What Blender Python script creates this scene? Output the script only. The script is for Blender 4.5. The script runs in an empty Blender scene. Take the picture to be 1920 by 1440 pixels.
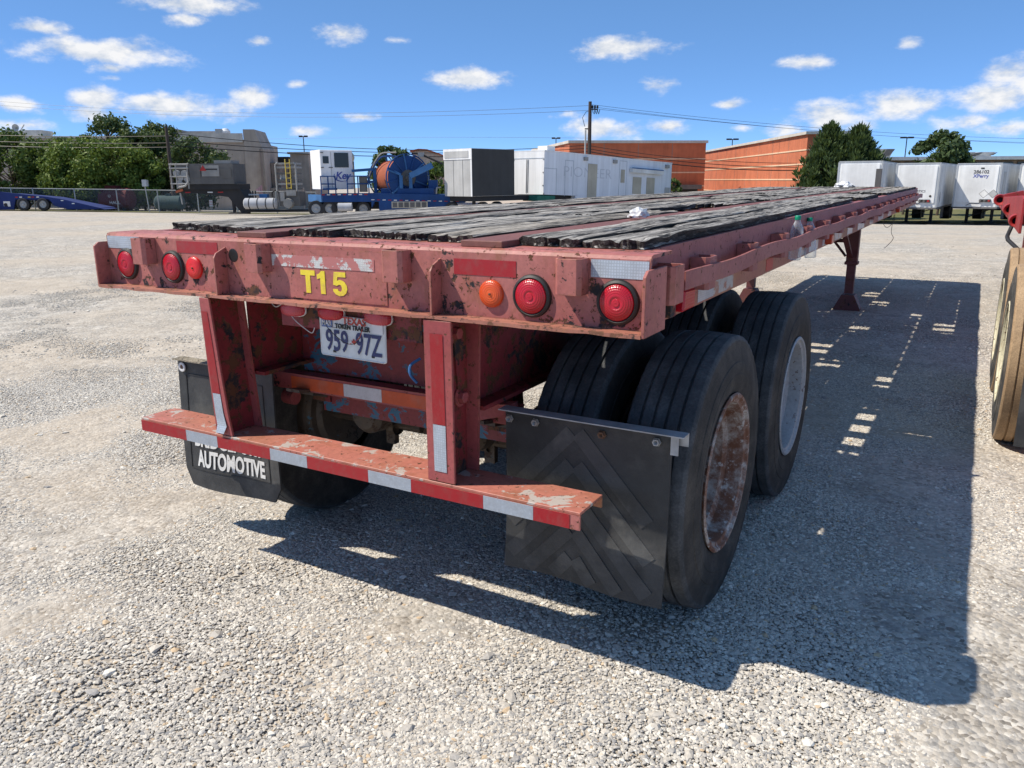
import bpy, bmesh, math, random
import numpy as np
from mathutils import Vector, Matrix, noise as mnoise

random.seed(7); rng = np.random.default_rng(7)
sc = bpy.context.scene
COL = sc.collection
R = math.radians

# ------------------------------------------------------------------ camera
FPX = 1480.5
CAM = Vector((1.974, -2.029, 1.610)); YAW, PIT, ROL = .5233, .253, -.0064
_f = Vector((-math.sin(YAW)*math.cos(PIT), math.cos(YAW)*math.cos(PIT), -math.sin(PIT)))
_r0 = Vector((math.cos(YAW), math.sin(YAW), 0)); _u0 = _r0.cross(_f)
_r = _r0*math.cos(ROL) + _u0*math.sin(ROL); _u = _u0*math.cos(ROL) - _r0*math.sin(ROL)
camd = bpy.data.cameras.new('camera'); cam = bpy.data.objects.new('camera', camd); COL.objects.link(cam)
camd.sensor_width = 36; camd.lens = FPX*36/1920; camd.clip_start = .05; camd.clip_end = 3000
m = Matrix((( _r.x, _u.x, -_f.x, CAM.x), (_r.y, _u.y, -_f.y, CAM.y), (_r.z, _u.z, -_f.z, CAM.z), (0, 0, 0, 1)))
cam.matrix_world = m
sc.camera = cam

# ------------------------------------------------------------------ light
SUN = Vector((-.93, -.55, 1.37)).normalized()
EXPOSURE = 0.80
sc.view_settings.view_transform = 'Standard'; sc.view_settings.look = 'None'
sc.view_settings.gamma = 1; sc.view_settings.exposure = EXPOSURE
sc.view_settings.use_curve_mapping = False
sund = bpy.data.lights.new('sun', 'SUN'); sun = bpy.data.objects.new('sun', sund); COL.objects.link(sun)
sund.energy = 3.35; sund.angle = R(.55); sund.color = (1, .925, .81)
sun.rotation_euler = SUN.to_track_quat('Z', 'Y').to_euler(); sun.location = (-20, -12, 30)
try:
    sc.cycles.max_bounces = 6; sc.cycles.diffuse_bounces = 3; sc.cycles.glossy_bounces = 3
    sc.cycles.transmission_bounces = 6; sc.cycles.transparent_max_bounces = 10
    sc.cycles.use_denoising = True; sc.cycles.caustics_reflective = False; sc.cycles.caustics_refractive = False
except Exception: pass

class NT:
    """small helper for building node trees"""
    def __init__(s, nt): s.nt = nt; s.L = nt.links
    def n(s, typ, **kw):
        o = s.nt.nodes.new(typ)
        for k, v in kw.items():
            if k.startswith('i_'):
                key = k[2:]
                key = int(key) if key.isdigit() else key.replace('_', ' ')
                s.put(o.inputs[key], v)
            else: setattr(o, k, v)
        return o
    def put(s, sock, v):
        if hasattr(v, 'is_linked') or isinstance(v, bpy.types.NodeSocket): s.L.new(v, sock)
        elif isinstance(v, bpy.types.Node): s.L.new(v.outputs[0], sock)
        else:
            if sock.type == 'RGBA' and len(v) == 3: v = (*v, 1)
            sock.default_value = v
    def math(s, op, a, b=None, c=None, clamp=False):
        o = s.n('ShaderNodeMath', operation=op, use_clamp=clamp); s.put(o.inputs[0], a)
        if b is not None: s.put(o.inputs[1], b)
        if c is not None: s.put(o.inputs[2], c)
        return o.outputs[0]
    def mix(s, f, a, b, mode='MIX'):
        o = s.n('ShaderNodeMix', data_type='RGBA', blend_type=mode)
        s.put(o.inputs[0], f); s.put(o.inputs[6], a); s.put(o.inputs[7], b); return o.outputs[2]
    def ramp(s, f, stops, interp='LINEAR'):
        o = s.n('ShaderNodeValToRGB'); o.color_ramp.interpolation = interp
        e = o.color_ramp.elements
        while len(e) < len(stops): e.new(.5)
        for i, (p, c) in enumerate(stops):
            e[i].position = p
            if isinstance(c, (int, float)): c = (c, c, c)
            e[i].color = (*c[:3], 1)
        s.put(o.inputs[0], f); return o.outputs[0]
    def step(s, v, a, b):
        o = s.n('ShaderNodeMapRange', interpolation_type='SMOOTHSTEP'); s.put(o.inputs[0], v)
        o.inputs[1].default_value = a; o.inputs[2].default_value = b; return o.outputs[0]
    def noise(s, vec, scale, detail=4, rough=.55, dist=0):
        o = s.n('ShaderNodeTexNoise'); s.put(o.inputs['Vector'], vec)
        o.inputs['Scale'].default_value = scale; o.inputs['Detail'].default_value = detail
        o.inputs['Roughness'].default_value = rough; o.inputs['Distortion'].default_value = dist
        return o.outputs[0]
    def map(s, vec, scale=(1, 1, 1), loc=(0, 0, 0), rot=(0, 0, 0)):
        o = s.n('ShaderNodeMapping'); s.put(o.inputs[0], vec)
        o.inputs['Scale'].default_value = scale; o.inputs['Location'].default_value = loc; o.inputs['Rotation'].default_value = rot
        return o.outputs[0]
    def bump(s, h, strength=.5, dist=.01, normal=None):
        o = s.n('ShaderNodeBump'); s.put(o.inputs['Height'], h)
        o.inputs['Strength'].default_value = strength; o.inputs['Distance'].default_value = dist
        if normal is not None: s.put(o.inputs['Normal'], normal)
        return o.outputs[0]

def pray(px, py):
    return _f + _r*((px-960)/FPX) - _u*((py-720)/FPX)

# ------------------------------------------------------------------ sky
w = bpy.data.worlds.new('World'); sc.world = w; w.use_nodes = True
T = NT(w.node_tree); w.node_tree.nodes.clear()
sky = T.n('ShaderNodeTexSky', sky_type='NISHITA', sun_disc=False)
sky.sun_elevation = math.asin(SUN.z); sky.sun_rotation = math.atan2(SUN.x, SUN.y)
sky.altitude = 8000; sky.air_density = 1.0; sky.dust_density = .0; sky.ozone_density = 6
CLOUD_LO, CLOUD_HI = (2.9, 3.2, 3.65), (4.7, 4.65, 4.6)
tc = T.n('ShaderNodeTexCoord')
nrm = T.n('ShaderNodeVectorMath', operation='NORMALIZE'); T.put(nrm.inputs[0], tc.outputs['Generated'])
sep = T.n('ShaderNodeSeparateXYZ'); T.put(sep.inputs[0], nrm.outputs[0])
azv = T.math('ARCTAN2', sep.outputs[0], sep.outputs[1]); elv = T.math('ARCSINE', sep.outputs[2])
# cumulus: centre (px), half width, half height (px), weight
CL = [(190, 95, 165, 26, 1), (75, 52, 55, 13, .75), (350, 8, 130, 20, .9), (345, 36, 45, 12, .8), (205, 128, 40, 11, .7), (212, 146, 22, 7, .6),
      (642, 64, 48, 20, .9), (485, 77, 28, 11, .8), (750, 75, 28, 8, .55), (880, 147, 100, 22, 1), (560, 157, 24, 9, .7), (1165, 90, 105, 22, 1),
      (1508, 118, 48, 15, .9), (1235, 162, 42, 15, .65), (1705, 80, 22, 9, .5), (38, 196, 48, 18, .95), (178, 185, 48, 24, 1), (170, 212, 45, 18, .9),
      (330, 200, 140, 28, .95), (470, 180, 48, 22, .95), (280, 188, 38, 16, .9), (680, 219, 45, 9, .8), (575, 246, 60, 13, .75), (1110, 240, 55, 26, 1), (1175, 248, 50, 22, .95), (1245, 238, 45, 15, .85),
      (1370, 196, 34, 11, .7), (1390, 240, 32, 9, .65), (1550, 220, 90, 34, .85), (1690, 196, 75, 30, 1), (1860, 182, 75, 34, .9), (1885, 136, 60, 22, .9), (1800, 228, 90, 18, .6), (1880, 240, 60, 14, .7), (1475, 243, 50, 14, .75), (1065, 214, 36, 9, .5), (40, 235, 60, 16, .8), (1960, 150, 80, 40, .8), (1610, 238, 40, 12, .7)]
vn = T.map(nrm.outputs[0], (1, 1, 2.0))
n1 = T.noise(vn, 26, 6, .62); n1b = T.noise(T.map(nrm.outputs[0], (1, 1, 2.0), (-.006*_r0.x*-1, -.006*_r0.y*-1, .016)), 26, 4, .62)
ae = T.n('ShaderNodeCombineXYZ'); T.put(ae.inputs[0], azv); T.put(ae.inputs[1], elv)
dens = None
for (px, py, hw, hh, wt) in CL:
    d = pray(px, py).normalized()
    a0, e0 = math.atan2(d.x, d.y), math.asin(d.z); sx, se = FPX/hw/.92, FPX/hh/.95
    ma = T.n('ShaderNodeVectorMath', operation='MULTIPLY_ADD'); T.put(ma.inputs[0], ae.outputs[0]); ma.inputs[1].default_value = (sx, se, 0); ma.inputs[2].default_value = (-a0*sx, -e0*se, 0)
    ln = T.n('ShaderNodeVectorMath', operation='LENGTH'); T.put(ln.inputs[0], ma.outputs[0])
    q = T.math('MULTIPLY_ADD', ln.outputs['Value'], -wt, wt)
    dens = q if dens is None else T.math('MAXIMUM', dens, q)
dens = T.math('MAXIMUM', dens, -1.5)
wob = T.math('MULTIPLY', T.math('SUBTRACT', n1, .5), 2.3)
# scattered cumulus carries on out of view, cover raised to whiten the shadows
front = pray(960, 500); fa = math.atan2(front.x, front.y)
da = T.math('ABSOLUTE', T.math('SUBTRACT', azv, fa)); wrap = T.math('MINIMUM', da, T.math('SUBTRACT', 2*math.pi, da))
away = T.math('MAXIMUM', T.step(wrap, .72, .95), T.step(elv, .36, .5))
gen = T.math('SUBTRACT', T.math('MULTIPLY', T.noise(T.map(nrm.outputs[0], (1, 1, 1.9)), 3.4, 2, .5), 4.0), 2.28)
gen = T.math('SUBTRACT', gen, T.math('MULTIPLY', T.math('SUBTRACT', 1.0, away), 3))
dens = T.math('MAXIMUM', dens, gen)
edge = T.math('ADD', T.math('MULTIPLY', dens, 1.25), wob)
mask = T.math('MULTIPLY', T.step(edge, -.05, 1.0), T.step(elv, -.005, .03))
lit = T.math('ADD', T.math('MULTIPLY', T.math('SUBTRACT', n1, n1b), 3.2), .62, clamp=True)
ccol = T.mix(lit, CLOUD_LO, CLOUD_HI)
clear = T.mix(.42, sky.outputs[0], (.78, 1.92, 3.62))      # even blue mixed in to flatten the sky gradient
skc = T.mix(T.math('MULTIPLY', mask, .94), clear, ccol)
bg = T.n('ShaderNodeBackground'); T.put(bg.inputs[0], skc); bg.inputs[1].default_value = .12
try: w.cycles.sampling_method = 'NONE'
except Exception: pass
out = T.n('ShaderNodeOutputWorld'); T.put(out.inputs[0], bg.outputs[0])

# ------------------------------------------------------------------ materials
MATS = {}
def newmat(name):
    mt = bpy.data.materials.new(name); mt.use_nodes = True; mt.node_tree.nodes.clear(); MATS[name] = mt
    t = NT(mt.node_tree); b = t.n('ShaderNodeBsdfPrincipled'); o = t.n('ShaderNodeOutputMaterial')
    t.put(o.inputs[0], b.outputs[0]); return mt, t, b
def objvec(t): return t.n('ShaderNodeTexCoord').outputs['Object']
def geovec(t): return t.n('ShaderNodeNewGeometry').outputs['Position']

def plain(name, col, rough=.6, metal=0, var=.25, scale=6, bump=.1, dirt=None, dirtamt=.5):
    mt, t, b = newmat(name); p = geovec(t)
    nz = t.noise(p, scale, 6, .6); f = t.ramp(nz, [(.3, 1-var), (.7, 1+var*.5)])
    c = t.mix(1.0, col, f, 'MULTIPLY')
    if dirt is not None:
        c = t.mix(t.math('MULTIPLY', t.step(t.noise(p, scale*.45, 8, .65), .48, .68), dirtamt), c, dirt)
    t.put(b.inputs['Base Color'], c); b.inputs['Roughness'].default_value = rough; b.inputs['Metallic'].default_value = metal
    if bump: t.put(b.inputs['Normal'], t.bump(t.noise(p, scale*12, 4, .6), bump, .004))
    return mt

def oldpaint(name, col, col2, chip=(.016, .016, .02), rust=(.22, .085, .03), thr=.62, sc_=7, third=None, thr3=.6, rough=.55, rustamt=.35, low=0, edge=0):
    """brush painted steel: two paint tones, chips down to primer, rust specks"""
    mt, t, b = newmat(name); p = geovec(t)
    big = t.noise(p, 2.3, 5, .6); med = t.noise(p, sc_, 9, .68, .3); fine = t.noise(t.map(p, (1, 1, 1), (5, 3, 9)), 38, 6, .7)
    if low:      # road splash wears the lower edge most
        zz_ = t.n('ShaderNodeSeparateXYZ'); t.put(zz_.inputs[0], p)
        med = t.math('ADD', med, t.math('MULTIPLY', t.step(zz_.outputs[2], 1.34, 1.20), low))
    c = t.mix(t.step(big, .35, .65), col, col2)
    c = t.mix(1.0, c, t.ramp(t.noise(p, 60, 3, .6), [(.25, .8), (.75, 1.12)]), 'MULTIPLY')
    rm = t.math('MULTIPLY', t.step(t.noise(t.map(p, (1, 1, .55), (2, 7, 1)), 11, 8, .7), .5, .68), rustamt)
    c = t.mix(rm, c, rust)
    if third is not None:
        c = t.mix(t.step(t.noise(t.map(p, (1, 1, 1.3), (9, 2, 4)), 10, 9, .7, .5), thr3, thr3+.02), c, third)
    sp = t.math('MAXIMUM', t.step(fine, .612, .635), t.step(t.noise(t.map(p, (1, 1, 1), (1, 8, 2)), 17, 7, .72), thr, thr+.02))
    ch = t.step(med, thr, thr+.025)
    mask = t.math('MAXIMUM', ch, sp)
    chc = t.mix(t.math('MULTIPLY', t.step(t.noise(p, 30, 5, .6), .46, .66), .55), chip, rust)
    chc = t.mix(sp, chc, (rust[0]*.5, rust[1]*.5, rust[2]*.6))
    c = t.mix(mask, c, chc)
    if edge:     # paint rubbed through along edges and welds
        bv = t.n('ShaderNodeBevel', samples=4); bv.inputs[0].default_value = .0075
        dt = t.n('ShaderNodeVectorMath', operation='DOT_PRODUCT'); t.put(dt.inputs[0], bv.outputs[0]); t.put(dt.inputs[1], t.n('ShaderNodeNewGeometry').outputs['True Normal'])
        ed = t.math('MULTIPLY', t.step(dt.outputs['Value'], .985, .86), t.step(t.noise(p, 26, 7, .7), .40, .56))
        c = t.mix(t.math('MULTIPLY', ed, edge), c, t.mix(t.step(t.noise(p, 14, 4, .6), .4, .6), (.36, .15, .06), (.10, .05, .035)))
    t.put(b.inputs['Base Color'], c)
    t.put(b.inputs['Roughness'], t.ramp(mask, [(0, rough), (1, .85)]))
    hgt = t.math('SUBTRACT', t.math('MULTIPLY', t.noise(p, 45, 5, .6), .5), mask)
    t.put(b.inputs['Normal'], t.bump(hgt, .55, .0022))
    return mt

oldpaint('faded_red', (.44, .155, .133), (.35, .105, .092), thr=.625, sc_=10, rustamt=.42, edge=.85)
oldpaint('faded_red_worn', (.43, .150, .130), (.35, .108, .094), thr=.60, sc_=11, rustamt=.55, low=.045, edge=.85)
oldpaint('post_red', (.37, .085, .082), (.31, .058, .060), thr=.655, rustamt=.18, edge=.8)
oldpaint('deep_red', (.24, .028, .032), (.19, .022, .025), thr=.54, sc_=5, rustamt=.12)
oldpaint('flange_rust', (.42, .175, .13), (.36, .14, .095), thr=.565, sc_=14, rust=(.34, .15, .07), rustamt=.7)
oldpaint('rail_orange', (.36, .12, .085), (.40, .19, .10), thr=.66, rust=(.40, .20, .08), rustamt=.7)
oldpaint('rail_red', (.33, .115, .108), (.28, .085, .08), thr=.67, rustamt=.28, edge=.7)
oldpaint('strip_red', (.20, .075, .062), (.17, .066, .055), thr=.72, rustamt=.2, rough=.7)
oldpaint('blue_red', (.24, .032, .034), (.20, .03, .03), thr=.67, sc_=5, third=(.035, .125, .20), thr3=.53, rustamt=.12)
oldpaint('bumper_top', (.45, .155, .115), (.41, .17, .11), thr=.7, third=(.43, .375, .335), thr3=.555, rustamt=.45)
oldpaint('leg_red', (.16, .045, .045), (.11, .032, .034), thr=.58, rustamt=.3)
oldpaint('neighbour_red', (.42, .035, .035), (.33, .03, .03), thr=.66, rustamt=.2)
oldpaint('rust_white', (.60, .57, .53), (.50, .42, .36), chip=(.19, .06, .03), rust=(.21, .07, .035), thr=.515, sc_=17, rustamt=.85, rough=.7)
oldpaint('rim_white', (.42, .425, .43), (.36, .365, .37), chip=(.2, .14, .1), rust=(.3, .2, .14), thr=.70, rustamt=.12)
oldpaint('rim_cream', (.60, .56, .40), (.52, .47, .33), thr=.62, rustamt=.35)
oldpaint('undercarriage', (.055, .045, .038), (.10, .072, .05), chip=(.02, .02, .02), rust=(.12, .07, .04), thr=.6, third=(.05, .14, .20), thr3=.63)
plain('dark_steel', (.022, .022, .024), .6, 0, .4, 5)
plain('rubber_flap', (.028, .029, .030), .62, 0, .45, 9, .35, (.085, .083, .078), .55)
plain('rubber_flap_grey', (.045, .046, .047), .6, 0, .45, 9, .35, (.12, .118, .11), .65)
plain('grommet_rubber', (.018, .018, .018), .55, 0, .3, 20, .1)
plain('galv', (.38, .39, .40), .45, .5, .3, 12, .15, (.25, .2, .16), .4)
plain('bracket_alu', (.42, .43, .44), .5, .3, .3, 14, .15, (.2, .16, .13), .6)
plain('bolt_rust', (.16, .085, .05), .75, .2, .4, 60, .2)
plain('white_letter', (.72, .72, .70), .6, 0, .12, 40, 0)
plain('yellow_letter', (.82, .66, .045), .6, 0, .12, 50, .05, (.48, .30, .10), .45)
plain('plate_white', (.66, .67, .66), .45, 0, .12, 30, 0, (.42, .41, .38), .35)
plain('plate_blue', (.025, .035, .13), .45, 0, .2, 60, 0)
plain('plate_red', (.50, .06, .04), .5, 0, .2, 60, 0)
plain('sticker_blue', (.13, .19, .38), .5, 0, .2, 60, 0)
plain('plate_black', (.012, .012, .012), .5, 0, .1, 30, 0)
plain('wire_black', (.012, .012, .012), .5, 0, .2, 30, 0)
plain('wire_white', (.55, .53, .5), .5, 0, .2, 30, 0)
plain('orange_tape', (.56, .085, .02), .45, 0, .15, 25, 0, (.35, .2, .15), .3)
plain('green_cap', (.0, .24, .13), .4, 0, .1, 30, 0)
plain('paper_white', (.7, .7, .7), .7, 0, .15, 20, .1)

mt, t, b = newmat('rust_dish'); p = objvec(t)
c = t.mix(t.step(t.noise(t.map(p, (1, 1, 1)), 9, 9, .72), .42, .66), (.19, .078, .042), (.47, .43, .39))
c = t.mix(t.math('MULTIPLY', t.step(t.noise(p, 55, 5, .7), .52, .66), .75), c, (.17, .07, .04))
c = t.mix(t.math('MULTIPLY', t.step(t.noise(t.map(p, (1, 1, 1), (3, 3, 3)), 26, 6, .7), .56, .64), .8), c, (.60, .58, .55))
t.put(b.inputs['Base Color'], c); b.inputs['Roughness'].default_value = .75; t.put(b.inputs['Normal'], t.bump(t.noise(p, 60, 5, .6), .4, .002))
def tape(name, col, hexa=260, rough=.3, worn=0.0, under=(.45, .16, .15)):
    """retroreflective sheeting: a fine cell pattern under a glossy film"""
    mt, t, b = newmat(name); p = geovec(t)
    vo = t.n('ShaderNodeTexVoronoi', feature='DISTANCE_TO_EDGE'); t.put(vo.inputs['Vector'], p); vo.inputs['Scale'].default_value = hexa
    vo.inputs['Randomness'].default_value = .15
    c = t.mix(1.0, col, t.ramp(vo.outputs[0], [(0, .72), (.25, 1.05)]), 'MULTIPLY')
    c = t.mix(t.math('MULTIPLY', t.step(t.noise(t.map(p, (1.5, 1, 1)), 18, 8, .72), .44, .7), .5), c, (col[0]*.45+.07, col[1]*.45+.06, col[2]*.45+.05))
    if worn:
        c = t.mix(t.step(t.noise(p, 16, 8, .7), worn, worn+.04), c, under)
    t.put(b.inputs['Base Color'], c); b.inputs['Roughness'].default_value = rough
    b.inputs['Coat Weight'].default_value = .25
    t.put(b.inputs['Normal'], t.bump(t.noise(p, 9, 3, .5), .25, .003))
    return mt
tape('tape_red', (.36, .005, .014)); tape('tape_silver', (.44, .49, .56), 120)
tape('tape_white', (.62, .62, .62), 400, .5)
tape('tape_worn', (.60, .61, .60), 130, .5, .47)
tape('tape_side', (.52, .52, .52), 200, .5, .52, (.35, .16, .12))

def lens(name, col, lines=9):
    mt, t, b = newmat(name); o = objvec(t)
    s = t.n('ShaderNodeSeparateXYZ'); t.put(s.inputs[0], o)
    rad = t.math('POWER', t.math('ADD', t.math('MULTIPLY', s.outputs[0], s.outputs[0]), t.math('MULTIPLY', s.outputs[2], s.outputs[2])), .5)
    ring = t.math('SINE', t.math('MULTIPLY', rad, 900.0))
    ang = t.math('SINE', t.math('MULTIPLY', t.math('ARCTAN2', s.outputs[2], s.outputs[0]), 40.0))
    hgt = t.math('ADD', ring, t.math('MULTIPLY', ang, .5))
    core = t.step(rad, .042, .006)
    t.put(b.inputs['Base Color'], t.mix(core, col, (min(col[0]*1.25, 1), col[1]*1.6+.004, col[2]*1.6+.004)))
    b.inputs['Roughness'].default_value = .30; b.inputs['Coat Weight'].default_value = .15; b.inputs['Coat Roughness'].default_value = .1
    b.inputs['Subsurface Weight'].default_value = 0
    t.put(b.inputs['Normal'], t.bump(hgt, .25, .0018))
    return mt
lens('lens_red', (.40, .003, .014)); lens('lens_amber', (.58, .062, .008)); lens('lens_red_bright', (.62, .010, .010)); lens('lens_faded', (.42, .035, .05))

def rubber(name, col, dust, amt, tread=True):
    mt, t, b = newmat(name); o = objvec(t)
    nz = t.noise(o, 7, 7, .65); fine = t.noise(o, 120, 4, .65)
    c = t.mix(t.math('MULTIPLY', t.step(nz, .38, .72), amt), col, dust)
    c = t.mix(1.0, c, t.ramp(fine, [(.3, .72), (.72, 1.35)]), 'MULTIPLY')
    t.put(b.inputs['Base Color'], c); b.inputs['Roughness'].default_value = .78
    b.inputs['Specular IOR Level'].default_value = .35
    t.put(b.inputs['Normal'], t.bump(fine, .5, .0015)); return mt
rubber('tyre_tread', (.038, .041, .045), (.105, .108, .110), .85)
rubber('tyre_side', (.030, .028, .026), (.085, .075, .064), .9)
rubber('tyre_dusty', (.30, .20, .115), (.42, .29, .17), .8)
rubber('tyre_dusty_side', (.045, .044, .042), (.16, .14, .115), .9)

def wood(name, lo, hi, pale):
    mt, t, b = newmat(name)
    p = geovec(t); oi = t.n('ShaderNodeObjectInfo').outputs['Random']
    sh = t.n('ShaderNodeVectorMath', operation='ADD'); t.put(sh.inputs[0], p)
    cb = t.n('ShaderNodeCombineXYZ'); t.put(cb.inputs[1], t.math('MULTIPLY', oi, 37.0)); t.put(cb.inputs[0], t.math('MULTIPLY', oi, 3.0)); t.put(sh.inputs[1], cb.outputs[0])
    gr = t.noise(t.map(sh.outputs[0], (75, 3.2, 75)), 1, 8, .72, .35)
    gr2 = t.noise(t.map(sh.outputs[0], (210, 14, 210)), 1, 4, .65)
    blot = t.noise(t.map(sh.outputs[0], (5, 1.6, 5)), 1, 6, .6)
    gr = t.math('MULTIPLY_ADD', gr, 2.1, -.55); gr2 = t.math('MULTIPLY_ADD', gr2, 1.7, -.35)
    v = t.math('ADD', t.math('MULTIPLY', gr, .55), t.math('MULTIPLY', gr2, .25)); v = t.math('ADD', v, t.math('MULTIPLY', blot, .35))
    rot = t.n('ShaderNodeAttribute', attribute_name='rot').outputs['Fac']; v = t.math('SUBTRACT', v, t.math('MULTIPLY', rot, .26))
    c = t.ramp(v, [(.42, (.010, .010, .010)), (.49, lo), (.60, hi), (.76, pale)])
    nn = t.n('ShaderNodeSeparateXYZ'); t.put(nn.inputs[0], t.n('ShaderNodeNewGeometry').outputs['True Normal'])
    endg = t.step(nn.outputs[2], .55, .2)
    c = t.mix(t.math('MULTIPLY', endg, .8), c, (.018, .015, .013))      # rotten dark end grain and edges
    t.put(b.inputs['Base Color'], c); b.inputs['Roughness'].default_value = .88
    b.inputs['Specular IOR Level'].default_value = .25
    t.put(b.inputs['Normal'], t.bump(v, .8, .005)); return mt
wood('old_wood', (.095, .088, .081), (.285, .267, .245), (.55, .52, .475))
wood('old_wood_tan', (.10, .09, .078), (.28, .252, .218), (.52, .475, .41))

# gravel ground
mt, t, b = newmat('gravel_ground'); p = geovec(t)
big = t.noise(p, .28, 4, .55); mid = t.noise(p, 1.7, 5, .6)
vo = t.n('ShaderNodeTexVoronoi'); t.put(vo.inputs['Vector'], p); vo.inputs['Scale'].default_value = 62
vo2 = t.n('ShaderNodeTexVoronoi'); t.put(vo2.inputs['Vector'], p); vo2.inputs['Scale'].default_value = 24
vc = t.n('ShaderNodeSeparateColor'); t.put(vc.inputs[0], vo.outputs['Color']); vc2 = t.n('ShaderNodeSeparateColor'); t.put(vc2.inputs[0], vo2.outputs['Color'])
vo3 = t.n('ShaderNodeTexVoronoi'); t.put(vo3.inputs['Vector'], t.map(p, (1, 1, 1))); vo3.inputs['Scale'].default_value = 7
vc3 = t.n('ShaderNodeSeparateColor'); t.put(vc3.inputs[0], vo3.outputs['Color'])
c = t.ramp(vc.outputs[0], [(0, (.22, .195, .165)), (.3, (.39, .352, .30)), (.7, (.49, .445, .385)), (1, (.62, .58, .515))])
c = t.mix(t.math('MULTIPLY', t.step(vc2.outputs[1], .72, .8), .6), c, (.30, .29, .275))
c = t.mix(t.math('MULTIPLY', t.step(vc3.outputs[0], .55, .95), .35), c, (.64, .60, .53))
c = t.mix(t.math('MULTIPLY', t.step(vc3.outputs[1], .75, .95), .25), c, (.30, .28, .25))
c = t.mix(1.0, c, t.ramp(mid, [(.3, .82), (.7, 1.12)]), 'MULTIPLY')
c = t.mix(t.math('MULTIPLY', t.step(big, .40, .60), .5), c, (.50, .42, .325))
t.put(b.inputs['Base Color'], c); b.inputs['Roughness'].default_value = .95; b.inputs['Specular IOR Level'].default_value = .15
hg = t.math('ADD', t.math('MULTIPLY', vo.outputs['Distance'], -.6), t.math('MULTIPLY', vo2.outputs['Distance'], -.8))
hg = t.math('ADD', hg, t.math('MULTIPLY', t.noise(p, 170, 3, .6), .35))
hg = t.math('ADD', hg, t.math('MULTIPLY', vo3.outputs['Distance'], -1.6))
t.put(b.inputs['Normal'], t.bump(hg, .75, .009))
# loose stones
mt, t, b = newmat('stone'); at = t.n('ShaderNodeAttribute', attribute_name='tone'); p = geovec(t)
c = t.ramp(at.outputs['Fac'], [(0, (.25, .245, .24)), (.08, (.36, .345, .325)), (.3, (.48, .442, .385)), (.7, (.585, .54, .47)), (.97, (.74, .70, .62)), (.982, (.54, .40, .25)), (1, (.52, .41, .29))])
c = t.mix(1.0, c, t.ramp(t.noise(p, 90, 4, .6), [(.25, .8), (.75, 1.15)]), 'MULTIPLY')
t.put(b.inputs['Base Color'], c); b.inputs['Roughness'].default_value = .9; b.inputs['Specular IOR Level'].default_value = .25
t.put(b.inputs['Normal'], t.bump(t.noise(p, 140, 4, .6), .4, .003))

def grassmat(name, a, bcol):
    mt, t, b = newmat(name); p = geovec(t)
    c = t.mix(t.step(t.noise(p, .8, 6, .65), .35, .65), a, bcol)
    c = t.mix(1.0, c, t.ramp(t.noise(p, 14, 4, .7), [(.3, .6), (.7, 1.3)]), 'MULTIPLY')
    t.put(b.inputs['Base Color'], c); b.inputs['Roughness'].default_value = .95; t.put(b.inputs['Normal'], t.bump(t.noise(p, 20, 4, .7), 1, .05)); return mt
grassmat('grass', (.10, .115, .035), (.20, .175, .075)); grassmat('dry_earth', (.36, .32, .25), (.30, .26, .19))

def leafmat(name, lo, hi):
    mt, t, b = newmat(name); p = geovec(t)
    at = t.n('ShaderNodeAttribute', attribute_name='tone')
    c = t.mix(at.outputs['Fac'], lo, hi)
    t.put(b.inputs['Base Color'], c); b.inputs['Roughness'].default_value = .6; b.inputs['Specular IOR Level'].default_value = .3
    o = [n for n in mt.node_tree.nodes if n.type == 'OUTPUT_MATERIAL'][0]
    tr = t.n('ShaderNodeBsdfTranslucent'); t.put(tr.inputs[0], t.mix(.5, c, (.16, .20, .02)))
    ms = t.n('ShaderNodeMixShader'); ms.inputs[0].default_value = .22
    t.put(ms.inputs[1], b.outputs[0]); t.put(ms.inputs[2], tr.outputs[0]); t.put(o.inputs[0], ms.outputs[0]); return mt
leafmat('leaf_dark', (.045, .075, .026), (.11, .155, .050)); leafmat('leaf_mid', (.06, .105, .024), (.135, .195, .045))
leafmat('leaf_bright', (.10, .155, .026), (.20, .265, .048)); leafmat('leaf_juniper', (.038, .070, .028), (.10, .145, .050))
plain('bark', (.11, .085, .065), .9, 0, .4, 4, .4)

def wallmat(name, col, panel=0, streak=.25):
    mt, t, b = newmat(name); p = objvec(t)
    c = t.mix(1.0, col, t.ramp(t.noise(p, .6, 6, .6), [(.3, 1-streak), (.7, 1.06)]), 'MULTIPLY')
    c = t.mix(1.0, c, t.ramp(t.noise(t.map(p, (2.2, 2.2, .12)), 1.4, 5, .65), [(.3, .86), (.7, 1.05)]), 'MULTIPLY')
    t.put(b.inputs['Base Color'], c); b.inputs['Roughness'].default_value = .85
    t.put(b.inputs['Normal'], t.bump(t.noise(p, 18, 4, .6), .25, .01)); return mt
wallmat('wall_beige', (.44, .37, .305)); wallmat('wall_beige_dark', (.28, .22, .18)); wallmat('brick_orange', (.56, .165, .075)); wallmat('brick_stripe', (.72, .50, .33), 0, .1); wallmat('roof_trim', (.62, .57, .5))
wallmat('van_white', (.78, .79, .79), 0, .22); wallmat('van_grey', (.42, .45, .48)); wallmat('box_grey', (.50, .50, .49)); wallmat('box_grey_shaded', (.055, .055, .055)); wallmat('cabin_white', (.80, .80, .80), 0, .05)
wallmat('pioneer_blue', (.74, .77, .82), 0, .08); wallmat('pioneer_patch', (.50, .46, .37)); wallmat('pioneer_trim', (.55, .6, .66))
wallmat('rig_blue', (.010, .060, .21), 0, .35); wallmat('rig_blue_light', (.04, .15, .36), 0, .35); wallmat('hauler_blue', (.012, .032, .16), 0, .3)
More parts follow.
